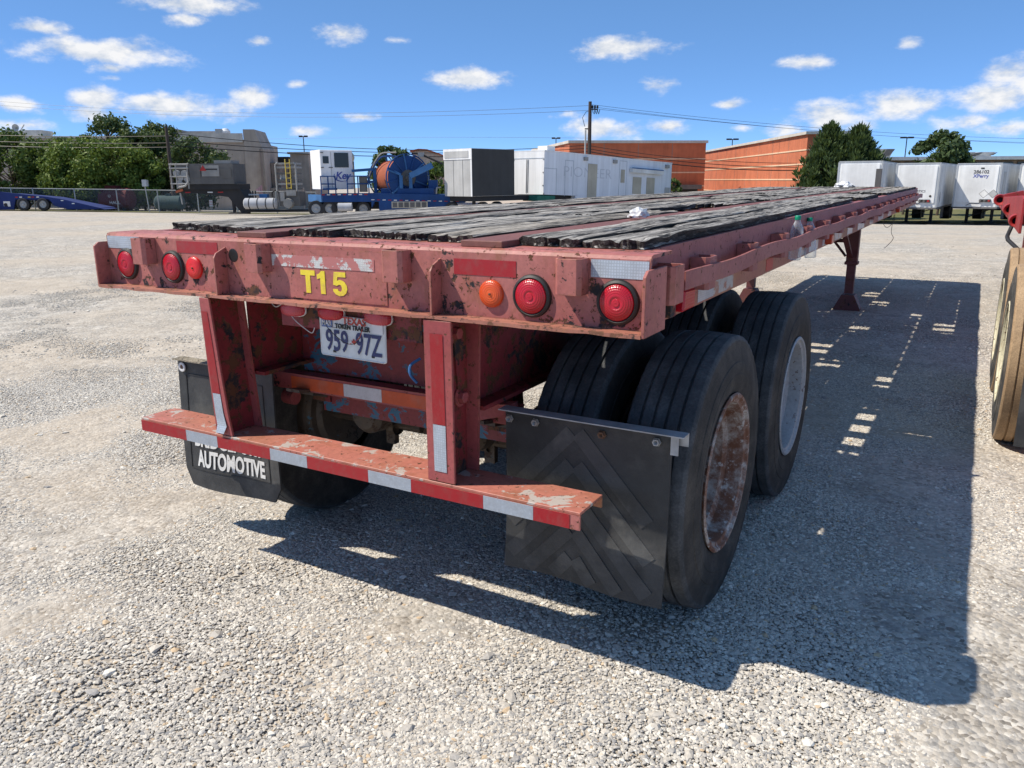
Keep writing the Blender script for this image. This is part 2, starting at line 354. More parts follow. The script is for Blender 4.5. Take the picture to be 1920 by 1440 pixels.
wallmat('reel_orange', (.38, .10, .045)); wallmat('machine_grey', (.15, .145, .14), 0, .4); wallmat('machine_light', (.36, .355, .34), 0, .4); wallmat('machine_dark', (.03, .03, .032), 0, .4)
wallmat('tank_silver', (.45, .46, .48)); wallmat('ladder_yellow', (.62, .46, .09)); wallmat('teal_tank', (.045, .085, .085)); wallmat('equipment_red_shade', (.12, .016, .016)); wallmat('sign_red', (.40, .03, .03)); wallmat('pole_wood', (.07, .05, .042)); wallmat('green_metal', (.02, .16, .11))  # equipment red and tank teal darkened to stand for shade
wallmat('galv_far', (.45, .46, .46)); wallmat('sign_white', (.7, .7, .7)); wallmat('sign_pink', (.60, .36, .42)); wallmat('key_blue', (.10, .13, .42)); wallmat('hvac', (.58, .57, .53)); wallmat('white_trim', (.8, .8, .78)); wallmat('pioneer_text', (.62, .65, .71)); wallmat('black_text', (.03, .03, .04))
mt, t, b = newmat('dark_glass'); b.inputs['Base Color'].default_value = (.012, .014, .016, 1); b.inputs['Roughness'].default_value = .12
mt, t, b = newmat('clear_plastic'); b.inputs['Base Color'].default_value = (.82, .88, .93, 1); b.inputs['Roughness'].default_value = .12
o = [n for n in mt.node_tree.nodes if n.type == 'OUTPUT_MATERIAL'][0]; tr = t.n('ShaderNodeBsdfTransparent'); tr.inputs[0].default_value = (.93, .96, .98, 1)
lw = t.n('ShaderNodeLayerWeight'); lw.inputs[0].default_value = .45; ms = t.n('ShaderNodeMixShader'); t.put(ms.inputs[0], t.math('MULTIPLY_ADD', lw.outputs['Facing'], .62, .10)); t.put(ms.inputs[1], tr.outputs[0]); t.put(ms.inputs[2], b.outputs[0]); t.put(o.inputs[0], ms.outputs[0])
mt, t, b = newmat('chain_link'); p = geovec(t)
o = [n for n in mt.node_tree.nodes if n.type == 'OUTPUT_MATERIAL'][0]
b.inputs['Base Color'].default_value = (.30, .31, .32, 1); b.inputs['Metallic'].default_value = .4; b.inputs['Roughness'].default_value = .5
s = t.n('ShaderNodeSeparateXYZ'); t.put(s.inputs[0], objvec(t))
d1 = t.math('ABSOLUTE', t.math('SUBTRACT', t.math('FRACT', t.math('MULTIPLY', t.math('ADD', s.outputs[0], s.outputs[2]), 12.0)), .5))
d2 = t.math('ABSOLUTE', t.math('SUBTRACT', t.math('FRACT', t.math('MULTIPLY', t.math('SUBTRACT', s.outputs[0], s.outputs[2]), 12.0)), .5))
wire = t.math('GREATER_THAN', t.math('MAXIMUM', d1, d2), .46)
tr = t.n('ShaderNodeBsdfTransparent'); ms = t.n('ShaderNodeMixShader'); t.put(ms.inputs[0], wire); t.put(ms.inputs[1], tr.outputs[0]); t.put(ms.inputs[2], b.outputs[0]); t.put(o.inputs[0], ms.outputs[0])

# ------------------------------------------------------------------ mesh helpers
class MB:
    def __init__(s): s.v = []; s.f = []; s.mi = []
    def add(s, vs, fs, mi=0):
        b0 = len(s.v); s.v += [tuple(v) for v in vs]; s.f += [tuple(i+b0 for i in f) for f in fs]; s.mi += [mi]*len(fs); return s
    def box(s, x0, x1, y0, y1, z0, z1, mi=0):
        return s.add([(x0, y0, z0), (x1, y0, z0), (x1, y1, z0), (x0, y1, z0), (x0, y0, z1), (x1, y0, z1), (x1, y1, z1), (x0, y1, z1)],
                     [(3, 2, 1, 0), (4, 5, 6, 7), (0, 1, 5, 4), (1, 2, 6, 5), (2, 3, 7, 6), (3, 0, 4, 7)], mi)
    def prism(s, poly, axis, a, b, mi=0):
        """poly in the two other axes, extruded along axis from a to b"""
        n = len(poly)
        def P(q, c):
            return {'x': (c, q[0], q[1]), 'y': (q[0], c, q[1]), 'z': (q[0], q[1], c)}[axis]
        vs = [P(q, a) for q in poly]+[P(q, b) for q in poly]
        fs = [tuple(range(n-1, -1, -1)), tuple(range(n, 2*n))]+[(i, (i+1) % n, n+(i+1) % n, n+i) for i in range(n)]
        return s.add(vs, fs, mi)
    def beam(s, p, q, w, h, mi=0, up=(0, 0, 1)):
        p, q = Vector(p), Vector(q); d = (q-p).normalized(); u = Vector(up)
        if abs(d.dot(u)) > .98: u = Vector((1, 0, 0))
        sd = d.cross(u).normalized()*w/2; uu = sd.cross(d).normalized()*h/2
        vs = [p-sd-uu, p+sd-uu, p+sd+uu, p-sd+uu, q-sd-uu, q+sd-uu, q+sd+uu, q-sd+uu]
        return s.add(vs, [(3, 2, 1, 0), (4, 5, 6, 7), (0, 1, 5, 4), (1, 2, 6, 5), (2, 3, 7, 6), (3, 0, 4, 7)], mi)
    def tube(s, pts, r, n=8, mi=0, caps=True):
        pts = [Vector(p) for p in pts]; rs = r if isinstance(r, (list, tuple)) else [r]*len(pts)
        rings = []; prev = None
        for i, p in enumerate(pts):
            d = (pts[min(i+1, len(pts)-1)]-pts[max(i-1, 0)]).normalized()
            if prev is None:
                a = Vector((0, 0, 1)) if abs(d.z) < .9 else Vector((1, 0, 0)); sd = d.cross(a).normalized()
            else:
                sd = (prev-d*prev.dot(d)).normalized()
            prev = sd; uu = d.cross(sd)
            rings.append([p+(sd*math.cos(2*math.pi*k/n)+uu*math.sin(2*math.pi*k/n))*rs[i] for k in range(n)])
        vs = [v for rg in rings for v in rg]; fs = []
        for i in range(len(rings)-1):
            for k in range(n): fs.append((i*n+k, i*n+(k+1) % n, (i+1)*n+(k+1) % n, (i+1)*n+k))
        if caps: fs += [tuple(range(n-1, -1, -1)), tuple(range((len(rings)-1)*n, len(rings)*n))]
        return s.add(vs, fs, mi)
    def lathe(s, prof, axis='x', c=(0, 0, 0), n=32, mi=0, mis=None, closed=False):
        """prof: (along axis, radius)"""
        vs = []; fs = []; L = len(prof)
        for k in range(n):
            a = 2*math.pi*k/n; ca, sa = math.cos(a), math.sin(a)
            for (h, r) in prof:
                q = {'x': (h, r*ca, r*sa), 'y': (r*ca, h, r*sa), 'z': (r*ca, r*sa, h)}[axis]
                vs.append((q[0]+c[0], q[1]+c[1], q[2]+c[2]))
        m_ = []
        for k in range(n):
            k2 = (k+1) % n
            for i in range(L-1 if not closed else L):
                j = (i+1) % L
                fs.append((k*L+i, k*L+j, k2*L+j, k2*L+i)); m_.append(mis[i] if mis else mi)
        b0 = len(s.v); s.v += vs; s.f += [tuple(i+b0 for i in f) for f in fs]; s.mi += m_; return s
    def mesh(s, name, mats, smooth=False, angle=35, bevel=0, fixn=True):
        me = bpy.data.meshes.new(name); me.from_pydata([tuple(v) for v in s.v], [], s.f); me.update()
        for mname in (mats if isinstance(mats, (list, tuple)) else [mats]): me.materials.append(MATS[mname])
        me.polygons.foreach_set('material_index', s.mi)
        if fixn or bevel:
            bm = bmesh.new(); bm.from_mesh(me)
            if fixn: bmesh.ops.recalc_face_normals(bm, faces=bm.faces)
            if bevel: 
                bmesh.ops.bevel(bm, geom=[e for e in bm.edges if len(e.link_faces) == 2 and e.calc_face_angle(0) > .5], offset=bevel, segments=1, affect='EDGES', profile=.5, clamp_overlap=True)
            bm.to_mesh(me); bm.free()
        if smooth:
            me.polygons.foreach_set('use_smooth', [True]*len(me.polygons)); me.set_sharp_from_angle(angle=R(angle))
        me.update(); return me
    def build(s, name, mats, parent=None, **kw):
        return link(name, s.mesh(name, mats, **kw), parent)

def link(name, me, parent=None):
    o = bpy.data.objects.new(name, me); COL.objects.link(o)
    if parent is not None: o.parent = parent
    return o
def tag(o, label=None, cat=None, group=None, kind=None):
    for k, v in (('label', label), ('category', cat), ('group', group), ('kind', kind)):
        if v: o[k] = v
    return o
def thing(name, label, cat, loc=(0, 0, 0), rz=0, group=None):
    o = bpy.data.objects.new(name, None); COL.objects.link(o); o.location = loc; o.rotation_euler = (0, 0, rz); o.empty_display_size = .2
    return tag(o, label, cat, group)
def B(name, mat, parent, *boxes, bevel=0):
    mb = MB()
    for bx in boxes: mb.box(*bx)
    return mb.build(name, mat, parent, bevel=bevel)
def text_mesh(txt, size, mat, extrude=.001, bold=0.0, sx=1.0, align='CENTER'):
    cu = bpy.data.curves.new('lettering', 'FONT'); cu.body = txt; cu.size = size; cu.extrude = extrude; cu.offset = bold
    cu.align_x = align; cu.align_y = 'CENTER'; cu.resolution_u = 4
    o = bpy.data.objects.new('lettering', cu); COL.objects.link(o)
    bpy.context.view_layer.update()
    me = bpy.data.meshes.new_from_object(o.evaluated_get(bpy.context.evaluated_depsgraph_get()))
    bpy.data.objects.remove(o); me.transform(Matrix.Diagonal((sx, 1, 1, 1)))
    me.materials.clear(); me.materials.append(MATS[mat]); me.name = 'lettering'; return me
def text_on(name, txt, size, mat, parent, mtx, **kw):
    me = text_mesh(txt, size, mat, **kw); me.transform(mtx); return link(name, me, parent)
def facing_back(x, y, z, tilt=0): return Matrix.Translation((x, y, z)) @ Matrix.Rotation(tilt, 4, 'Y') @ Matrix.Rotation(R(90), 4, 'X')

def hgt(x, y):
    s = y-22
    s = .5*(s+math.sqrt(s*s+36)) if s > -60 else 0
    return -.04*min(s, 44)+.012
def hgt0(x, y): return hgt(x, y)-hgt(0, 0)

# ------------------------------------------------------------------ ground
def grid_axis(pts):
    out = []
    for (a, b, st) in pts:
        n = max(1, round((b-a)/st)); out += [a+(b-a)*i/n for i in range(n)]
    return out+[pts[-1][1]]
xs = grid_axis([(-260, -60, 20), (-60, -10, 2.5), (-10, -4, .4), (-4, 6, .1), (6, 14, .8), (14, 60, 5), (60, 260, 20)])
ys = grid_axis([(-60, -10, 10), (-10, -2.5, .8), (-2.5, 8, .1), (8, 20, .5), (20, 80, 2.5), (80, 420, 20)])
NX, NY = len(xs), len(ys)
vs = []
for y in ys:
    for x in xs:
        z = hgt0(x, y)
        if -12 < x < 14 and -6 < y < 20:
            z += .010*mnoise.noise((x*.9, y*.9, .3))+.006*mnoise.noise((x*3.1, y*3.1, 1.7))
        vs.append((x, y, z))
fs = [(j*NX+i, j*NX+i+1, (j+1)*NX+i+1, (j+1)*NX+i) for j in range(NY-1) for i in range(NX-1)]
me = bpy.data.meshes.new('ground'); me.from_pydata(vs, [], fs); me.materials.append(MATS['gravel_ground'])
me.polygons.foreach_set('use_smooth', [True]*len(me.polygons)); me.update()
ground = link('ground', me); tag(ground, 'pale crushed limestone gravel yard', None, None, 'structure')

# loose stones: patches of crushed rock scattered round the near yard
def stone_patch(name, n, rad, smin, smax, seed, power=2.2):
    g = np.random.default_rng(seed)
    ph_ = 1.618; base = np.array([(0, a, b*ph_) for a in (-1, 1) for b in (-1, 1)]+[(a, b*ph_, 0) for a in (-1, 1) for b in (-1, 1)]+[(b*ph_, 0, a) for a in (-1, 1) for b in (-1, 1)], float)*.53
    # convex hull of a jittered point set gives angular stones; a few shapes re-used
    shapes = []
    for k in range(14):
        bm = bmesh.new()
        for p in base:
            bm.verts.new(p+g.normal(0, .21, 3))
        r = bmesh.ops.convex_hull(bm, input=bm.verts)
        dele = [e for e in r['geom_interior'] if isinstance(e, bmesh.types.BMVert)]
        bmesh.ops.delete(bm, geom=dele, context='VERTS')
        bmesh.ops.triangulate(bm, faces=bm.faces); bm.verts.index_update()
        shapes.append((np.array([v.co[:] for v in bm.verts]), np.array([[v.index for v in f.verts] for f in bm.faces]))); bm.free()
    V, F, Tn = [], [], []; off = 0
    for i in range(n):
        sv, sf = shapes[g.integers(len(shapes))]
        s = smin+(smax-smin)*g.random()**power
        a = g.random()*2*math.pi; rr = rad*math.sqrt(g.random())
        q = g.normal(0, 1, (3, 3)); q, _ = np.linalg.qr(q)
        sq = np.array([1.25, 1, .72])*s
        v = (sv@q)*sq; v[:, 2] *= .75
        th = g.random()*6.28; rz = np.array([[math.cos(th), -math.sin(th), 0], [math.sin(th), math.cos(th), 0], [0, 0, 1]])
        v = v@rz.T+np.array([rr*math.cos(a), rr*math.sin(a), s*(.02+.18*g.random())])
        V.append(v); F.append(sf+off); off += len(v); Tn.append(np.full(len(v), g.random()))
    V = np.concatenate(V); F = np.concatenate(F); Tn = np.concatenate(Tn)
    me = bpy.data.meshes.new(name); me.from_pydata(V.tolist(), [], F.tolist()); me.materials.append(MATS['stone'])
    at = me.attributes.new('tone', 'FLOAT', 'POINT'); at.data.foreach_set('value', Tn.astype(np.float32)); me.update()
    return bpy.data.objects.new(name, me)
def scatter(name, patches, pts, label):
    """one object; geometry nodes put a patch on every point"""
    pc = bpy.data.collections.new(name+'_patches')
    for o in patches: pc.objects.link(o)
    me = bpy.data.meshes.new(name); me.from_pydata(pts.tolist(), [], []); me.materials.append(MATS['stone'])
    o = link(name, me); tag(o, label, None, None, 'stuff')
    ng = bpy.data.node_groups.new(name, 'GeometryNodeTree')
    ng.interface.new_socket('Geometry', in_out='INPUT', socket_type='NodeSocketGeometry'); ng.interface.new_socket('Geometry', in_out='OUTPUT', socket_type='NodeSocketGeometry')
    N = ng.nodes; gi = N.new('NodeGroupInput'); go = N.new('NodeGroupOutput'); ip = N.new('GeometryNodeInstanceOnPoints'); ci = N.new('GeometryNodeCollectionInfo')
    ci.inputs[0].default_value = pc; ci.inputs[1].default_value = True; ci.inputs[2].default_value = True
    rv = N.new('FunctionNodeRandomValue'); rv.data_type = 'FLOAT_VECTOR'; rv.inputs[0].default_value = (0, 0, 0); rv.inputs[1].default_value = (0, 0, 6.283)
    rs = N.new('FunctionNodeRandomValue'); rs.data_type = 'FLOAT'; rs.inputs[2].default_value = .8; rs.inputs[3].default_value = 1.2
    ng.links.new(gi.outputs[0], ip.inputs['Points']); ng.links.new(ci.outputs[0], ip.inputs['Instance']); ip.inputs['Pick Instance'].default_value = True
    ng.links.new(rv.outputs[0], ip.inputs['Rotation']); ng.links.new(rs.outputs[1], ip.inputs['Scale']); ng.links.new(ip.outputs[0], go.inputs[0])
    md = o.modifiers.new('scatter', 'NODES'); md.node_group = ng
    return o
def polar(n, r0, r1, power):
    u = rng.random(n); r = r0+(r1-r0)*u**power; a = YAW+math.pi/2+(rng.random(n)-.5)*R(150)
    x = CAM.x+r*np.cos(a); y = CAM.y+r*np.sin(a)
    keep = np.array([rng.random() < .76+.95*mnoise.noise((p*.55, q*.28, 4.4))+.5*mnoise.noise((p*2.1, q*1.6, 1.1)) for p, q in zip(x, y)]); x, y = x[keep], y[keep]
    z = np.array([hgt0(p, q) for p, q in zip(x, y)])
    return np.stack([x, y, z], 1)
fine = [stone_patch('gravel_fine', 260, .24, .0024, .0075, 20+i, 1.7) for i in range(6)]
mid_ = [stone_patch('gravel_coarse', 30, .42, .0055, .0145, 40+i, 2.8) for i in range(5)]
big_ = [stone_patch('gravel_lump', 5, .6, .010, .025, 60+i, 2.4) for i in range(5)]
scatter('gravel', fine, np.concatenate([polar(5200, .9, 7.5, .72), polar(2600, 5, 15, .8)]), 'fine crushed stone chips lying over the yard')
scatter('loose_stones', mid_, np.concatenate([polar(1150, .9, 9, .8), polar(1000, 7, 26, .8)]), 'loose pebble sized pieces of pale rock on the yard')
scatter('rock_lumps', big_, polar(230, 1.0, 16, .85), 'scattered larger lumps of grey and cream rock')

# ------------------------------------------------------------------ the flatbed trailer
TR = thing('flatbed_trailer', 'old red flatbed trailer with rotten wooden deck in the foreground', 'trailer')
LEN = 11.9
def shear(mb):
    mb.v = [(x, y, z+(.0033*y if z > .65 else 0)) for (x, y, z) in mb.v]; return mb
def part(mb, name, mat, parent=TR, sh=True, **kw):
    if sh: shear(mb)
    return mb.build(name, mat, parent, **kw)

# rear header: web, ledge, top plate
hd = part(MB().prism([(.072, 1.192), (.060, 1.192), (.060, 1.392), (.066, 1.402), (.080, 1.406), (.24, 1.406), (.24, 1.396), (.078, 1.396), (.072, 1.390)], 'x', -1.213, 1.213), 'rear_header', 'faded_red_worn')
lo = MB()
# ragged rusty ledge under the header
n = 90; pv = []
for i in range(n+1):
    x = -1.213+2.426*i/n
    y = .0+.004*mnoise.noise((x*17, 0, 0))-.003+.008*max(0, mnoise.noise((x*6, 3, 0)))
    dz = .004*mnoise.noise((x*9, 5, 0))
    pv += [(x, y, 1.192+dz*.3), (x, y, 1.181+dz), (x, .12, 1.181), (x, .12, 1.1915)]
fs = []
for i in range(n):
    for k in range(4): fs.append((i*4+k, i*4+(k+1) % 4, i*4+4+(k+1) % 4, i*4+4+k))
fs += [(0, 1, 2, 3), (n*4, n*4+1, n*4+2, n*4+3)]
part(lo.add(pv, fs), 'header_ledge', 'flange_rust', hd)
def gusset(x, w=.008, top=1.362, mat='faded_red_worn'):
    return part(MB().prism([(0, 1.193), (0, top-.03), (.012, top-.012), (.0595, top+.008), (.0595, 1.193)], 'x', x-w/2, x+w/2), 'gusset', mat, hd, bevel=.0012)
gusset(-.487); gusset(.507)
for s in (-1, 1):   # end plates wrap the corner
    part(MB().prism([(0, 1.183), (0, 1.352), (.022, 1.368), (.17, 1.368), (.17, 1.183)], 'x', s*1.2135, s*1.2235), 'end_plate', 'faded_red', hd, bevel=.0015)
def pocket(x0, x1, yb, yf, z0, z1, name='stake_pocket', par=hd, mat='faded_red', axis='y'):
    """open topped sheet steel pocket; the wall side (yb) is left open"""
    w = .006; mb = MB()
    if axis == 'y':
        s = 1 if yb > yf else -1
        mb.prism([(x0, yb), (x0, yf+s*.012), (x0+.012, yf), (x1-.012, yf), (x1, yf+s*.012), (x1, yb), (x1-w, yb), (x1-w, yf+s*.015), (x1-.014, yf+s*w), (x0+.014, yf+s*w), (x0+w, yf+s*.015), (x0+w, yb)], 'z', z0, z1)
    else:
        s = 1 if yb > yf else -1
        pl = [(x0, yb), (x0, yf+s*.012), (x0+.012, yf), (x1-.012, yf), (x1, yf+s*.012), (x1, yb), (x1-w, yb), (x1-w, yf+s*.015), (x1-.014, yf+s*w), (x0+.014, yf+s*w), (x0+w, yf+s*.015), (x0+w, yb)]
        mb.prism([(q, p) for p, q in pl], 'z', z0, z1)
    return part(mb, name, mat, par, bevel=.0008)
for xc in (-.937, -.287, .350, .985):
    pocket(xc-.042, xc+.042, .0595, .0, 1.288, 1.392)
part(MB().lathe([(.0585, .001), (.0585, .022), (.0592, .025)], 'y', (-.446, 0, 1.340), 24), 'bolt_hole', 'plate_black', hd, smooth=False)
# tape and patches on the header
def patch(name, mat, x0, x1, z0, z1, y=.0600, par=hd, th=.0016):
    return part(MB().box(x0, x1, y-th, y, z0, z1), name, mat, par)
patch('reflective_tape', 'tape_silver', -1.207, -.995, 1.342, 1.392); patch('reflective_tape', 'tape_red', -.765, -.530, 1.338, 1.384)
patch('reflective_tape', 'tape_red', .560, .786, 1.322, 1.371); patch('reflective_tape', 'tape_silver', 1.034, 1.209, 1.338, 1.389)
patch('backing_plate', 'faded_red', -.255, .287, 1.200, 1.380, .0599, hd, .0025)
patch('worn_tape', 'tape_worn', -.240, .238, 1.312, 1.353, .0573)
un = MB()
un.prism([(-.102, 1.303), (-.034, 1.303), (-.034, 1.285), (-.057, 1.285), (-.057, 1.222), (-.079, 1.222), (-.079, 1.285), (-.102, 1.285)], 'y', .0556, .0572)
un.prism([(-.004, 1.303), (.013, 1.303), (.013, 1.222), (-.009, 1.222), (-.009, 1.278), (-.024, 1.273), (-.024, 1.290), (-.012, 1.294)], 'y', .0556, .0572)
a5 = [(.108, 1.303), (.056, 1.303), (.050, 1.258), (.066, 1.255)]
a5 += [(.080+.010*math.cos(R(q)), 1.247+.013*math.sin(R(q))) for q in (110, 70, 30, -10, -50, -90, -130, -165)]
a5 += [(.048, 1.243)]+[(.080+.034*math.cos(R(q)), 1.2475+.0285*math.sin(R(q))) for q in (205, 235, 265, 295, 325, 355, 20, 45, 70, 95)]+[(.069, 1.272), (.071, 1.286), (.108, 1.286)]
un.prism(a5, 'y', .0556, .0572)
part(un, 'unit_number', 'yellow_letter', hd)
# lamps
def lamp(x, z, r, mat, name='tail_lamp', ring=True, y=.060):
    root = link(name, MB().lathe([(0, r*.5), (-.004, r*.96), (0, r)], 'y', (0, 0, 0), 20).mesh(name, 'plate_black'), TR); root.location = (x, y, z)
    if ring:
        link('grommet', MB().lathe([(0, r*.72), (-.010, r*.78), (-.014, r*.86), (-.010, r*.96), (0, r)], 'y', (0, 0, 0), 36).mesh('grommet', 'grommet_rubber', smooth=True), root)
        rl = r*.80; prof = [(-.006, rl), (-.013, rl*.99), (-.016, rl*.94), (-.0195, rl*.5), (-.0205, rl*.36), (-.019, rl*.33), (-.0195, rl*.22), (-.021, rl*.2), (-.0215, .0008)]
    else:
        rl = r; prof = [(0, rl), (-.008, rl*.98), (-.012, rl*.9), (-.014, rl*.35), (-.013, rl*.12), (-.016, .0008)]
    link('lens', MB().lathe(prof, 'y', (0, 0, 0), 40).mesh('lens', mat, smooth=True, angle=50), root)
    return root
for (x, z) in ((-1.085, 1.279), (-.797, 1.280), (.842, 1.270), (1.120, 1.270)): lamp(x, z, .066, 'lens_red')
a = lamp(-.669, 1.282, .044, 'lens_red_bright', 'reflector', False); a2 = lamp(.699, 1.268, .043, 'lens_amber', 'reflector', False)
for a_ in (a, a2): link('screw', MB().lathe([(-.014, .004), (-.018, .0035), (-.019, .0006)], 'y', (0, 0, 0), 10).mesh('screw', 'bolt_rust'), a_)

# lights bracket and number plate below the header
br = part(MB().box(-.25, -.05, .092, .098, 1.085, 1.181).box(-.05, .40, .0925, .0975, 1.075, 1.181), 'light_bracket', 'deep_red')
for xx, mt_ in ((-.175, 'lens_faded'), (.010, 'lens_red'), (.225, 'lens_faded')):
    ov = MB(); pr = []
    for k in range(24):
        a_ = 2*math.pi*k/24; cx = math.copysign(abs(math.cos(a_))**.6, math.cos(a_)); cz = math.copysign(abs(math.sin(a_))**.8, math.sin(a_)); pr.append((cx, cz))
    vs = []; fs = []
    for (yy, sc2) in ((.0, 1.0), (-.016, .97), (-.026, .82), (-.030, .45)):
        vs += [(cx*.058*sc2, yy, cz*.027*sc2) for cx, cz in pr]
    for i in range(3):
        for k in range(24): fs.append((i*24+k, i*24+(k+1) % 24, i*24+24+(k+1) % 24, i*24+24+k))
    fs.append(tuple(range(72, 96)))
    o = link('marker_lamp', ov.add(vs, fs).mesh('marker_lamp', mt_, smooth=True, angle=50), TR); o.location = (xx, .088, 1.152); o.rotation_euler = (0, R(random.uniform(-4, 4)), 0)
    link('grommet', MB().add([(cx*.0595, .0, cz*.0285) for cx, cz in pr]+[(cx*.0595, -.006, cz*.0285) for cx, cz in pr]+[(cx*.0565, -.007, cz*.026) for cx, cz in pr], [(r_*24+k, r_*24+(k+1) % 24, r_*24+24+(k+1) % 24, r_*24+24+k) for r_ in range(2) for k in range(24)]).mesh('grommet', 'plate_white', smooth=True), o)
PLX, PLZ, PLT = .105, 1.068, -.0275*0+.016
pm = Matrix.Translation((PLX, .078, PLZ)) @ Matrix.Rotation(PLT, 4, 'Y')
pmb = MB(); rc = []
for cx, cz, a0 in ((.1525-.012, .076-.012, 0), (-.1525+.012, .076-.012, 90), (-.1525+.012, -.076+.012, 180), (.1525-.012, -.076+.012, 270)):
    for k in range(5): rc.append((cx+.012*math.cos(R(a0+k*22.5)), cz+.012*math.sin(R(a0+k*22.5))))
pmb.prism(rc, 'y', 0, .0015); me = pmb.mesh('license_plate', 'plate_white'); me.transform(pm); pl = link('license_plate', me, TR)
rim = MB(); ri = [(x*.965, z*.93) for x, z in rc]; N_ = len(rc)
rim.add([(x, -.0002, z) for x, z in rc]+[(x*.985, -.0025, z*.97) for x, z in rc]+[(x, -.0002, z) for x, z in ri], [(r_*N_+k, r_*N_+(k+1) % N_, r_*N_+N_+(k+1) % N_, r_*N_+N_+k) for r_ in range(2) for k in range(N_)])
me = rim.mesh('embossed_border', 'plate_white', smooth=True); me.transform(pm); link('embossed_border', me, pl)
def plate_text(name, s, size, mat, x, z, sx, bold=0.0, ex=.0008):
    me = text_mesh(s, size, mat, ex, bold, sx); me.transform(pm @ Matrix.Translation((x, -.0022, z)) @ Matrix.Rotation(R(90), 4, 'X')); return link(name, me, pl)
plate_text('plate_number', '959', .108, 'plate_blue', -.072, -.020, .66, .0016); plate_text('plate_number', '97Z', .108, 'plate_blue', .074, -.020, .66, .0016)
plate_text('state_name', 'TEXAS', .036, 'plate_red', .012, .060, 1.0, .0008); plate_text('plate_caption', 'TOKEN TRAILER', .0235, 'plate_black', .002, .0375, .92, .0007)
st = MB().box(-.141, -.090, -.0035, -.0025, .030, .060); me = st.mesh('month_sticker', 'sticker_blue'); me.transform(pm); stk = link('month_sticker', me, pl)
me = text_mesh('MAR', .026, 'white_letter', .0004, .0005, .85); me.transform(pm @ Matrix.Translation((-.1155, -.0042, .045)) @ Matrix.Rotation(R(90), 4, 'X')); link('sticker_text', me, pl)
st = MB().box(.092, .141, -.0035, -.0025, .028, .060); me = st.mesh('year_sticker', 'paper_white'); me.transform(pm); link('year_sticker', me, pl)
tx = MB().prism([(-.010, .004), (-.003, .003), (-.002, .010), (.003, .010), (.004, .005), (.011, .003), (.010, -.004), (.003, -.011), (-.001, -.006), (-.005, -.005)], 'y', -.0028, -.0020)
me = tx.mesh('state_emblem', 'plate_red'); me.transform(pm @ Matrix.Translation((.006, 0, -.012))); link('state_emblem', me, pl)
for xx in (-.085, .093):
    me = MB().box(xx-.0065, xx+.0065, -.0028, -.0018, -.0605, -.0525).mesh('bolt_slot', 'plate_black'); me.transform(pm); link('bolt_slot', me, pl)
def wirepart(name, pts, r, mat, par=TR):
    # smooth by Catmull-Rom
    P_ = [Vector(p) for p in pts]; out = []
    for i in range(len(P_)-1):
        p0, p1, p2, p3 = P_[max(i-1, 0)], P_[i], P_[i+1], P_[min(i+2, len(P_)-1)]
        for k in range(5):
            u = k/5; out.append(.5*((2*p1)+(p2-p0)*u+(2*p0-5*p1+4*p2-p3)*u*u+(3*p1-p0-3*p2+p3)*u**3))
    out.append(P_[-1]); return MB().tube(out, r, 6).build(name, mat, par, smooth=True)
wirepart('wire', [(.0, .075, 1.16), (-.005, .062, 1.115), (.05, .060, 1.07), (.105, .060, 1.05), (.145, .063, 1.066), (.165, .068, 1.12), (.20, .075, 1.15)], .0013, 'wire_black')
wirepart('wire', [(-.02, .075, 1.15), (.03, .060, 1.105), (.10, .060, 1.125), (.10, .07, 1.15)], .0009, 'wire_black')
wirepart('wire', [(.105, .059, 1.05), (.15, .060, 1.075), (.165, .064, 1.11)], .0012, 'plate_red')
wirepart('wire', [(-.30, .085, 1.175), (-.26, .075, 1.155), (-.22, .080, 1.165), (-.17, .072, 1.118), (-.12, .075, 1.085), (-.09, .08, 1.07), (-.08, .085, 1.09)], .0018, 'wire_white')
wirepart('wire', [(.385, .10, 1.02), (.365, .07, 1.0), (.37, .06, .97), (.385, .075, .94)], .005, 'rig_blue_light')

# bumper posts
def ipost(lv):
    """lv: (z, left, right) of the front flange from top to foot"""
    fl = .010; vs = []
    for (z, xa, xb) in lv: vs += [(xa, .0, z), (xb, .0, z), (xb, fl, z), (xa, fl, z)]
    n_ = len(lv); fs = [(i*4+k, i*4+(k+1) % 4, i*4+4+(k+1) % 4, i*4+4+k) for i in range(n_-1) for k in range(4)]+[(0, 1, 2, 3), tuple(range(n_*4-4, n_*4))]
    root = part(MB().add(vs, fs), 'bumper_post', 'post_red', bevel=.0015)
    (zt, ta, tb), (zb, ba, bb) = lv[0], lv[-1]; w_ = .012; ct, cb = (ta+tb)/2, (ba+bb)/2
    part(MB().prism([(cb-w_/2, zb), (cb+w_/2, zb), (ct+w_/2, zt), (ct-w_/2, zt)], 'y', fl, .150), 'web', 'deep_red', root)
    part(MB().prism([(ba+.004, zb), (bb-.004, zb), (tb+.012, zt), (ta+.004, zt)], 'y', .150, .160), 'rear_flange', 'post_red', root)
    return root
pR = ipost([(1.178, .475, .582), (.631, .473, .582)])
pL = ipost([(1.178, -.592, -.538), (.90, -.583, -.512), (.70, -.573, -.490), (.631, -.571, -.477)])
def ptape(root, mat, pts):
    """pts: (z, left, right) rows"""
    vs = []
    for (z, xa, xb, dy) in pts: vs += [(xa, -.0020-dy, z), (xb, -.0020-dy, z)]
    return MB().add(vs, [(i*2, i*2+1, i*2+3, i*2+2) for i in range(len(pts)-1)]).build('reflective_tape', mat, root, fixn=False)
ptape(pR, 'tape_red', [(1.135, .500, .550, 0), (.832, .502, .552, 0)]); ptape(pR, 'tape_silver', [(.831, .502, .552, 0), (.668, .503, .552, 0)])
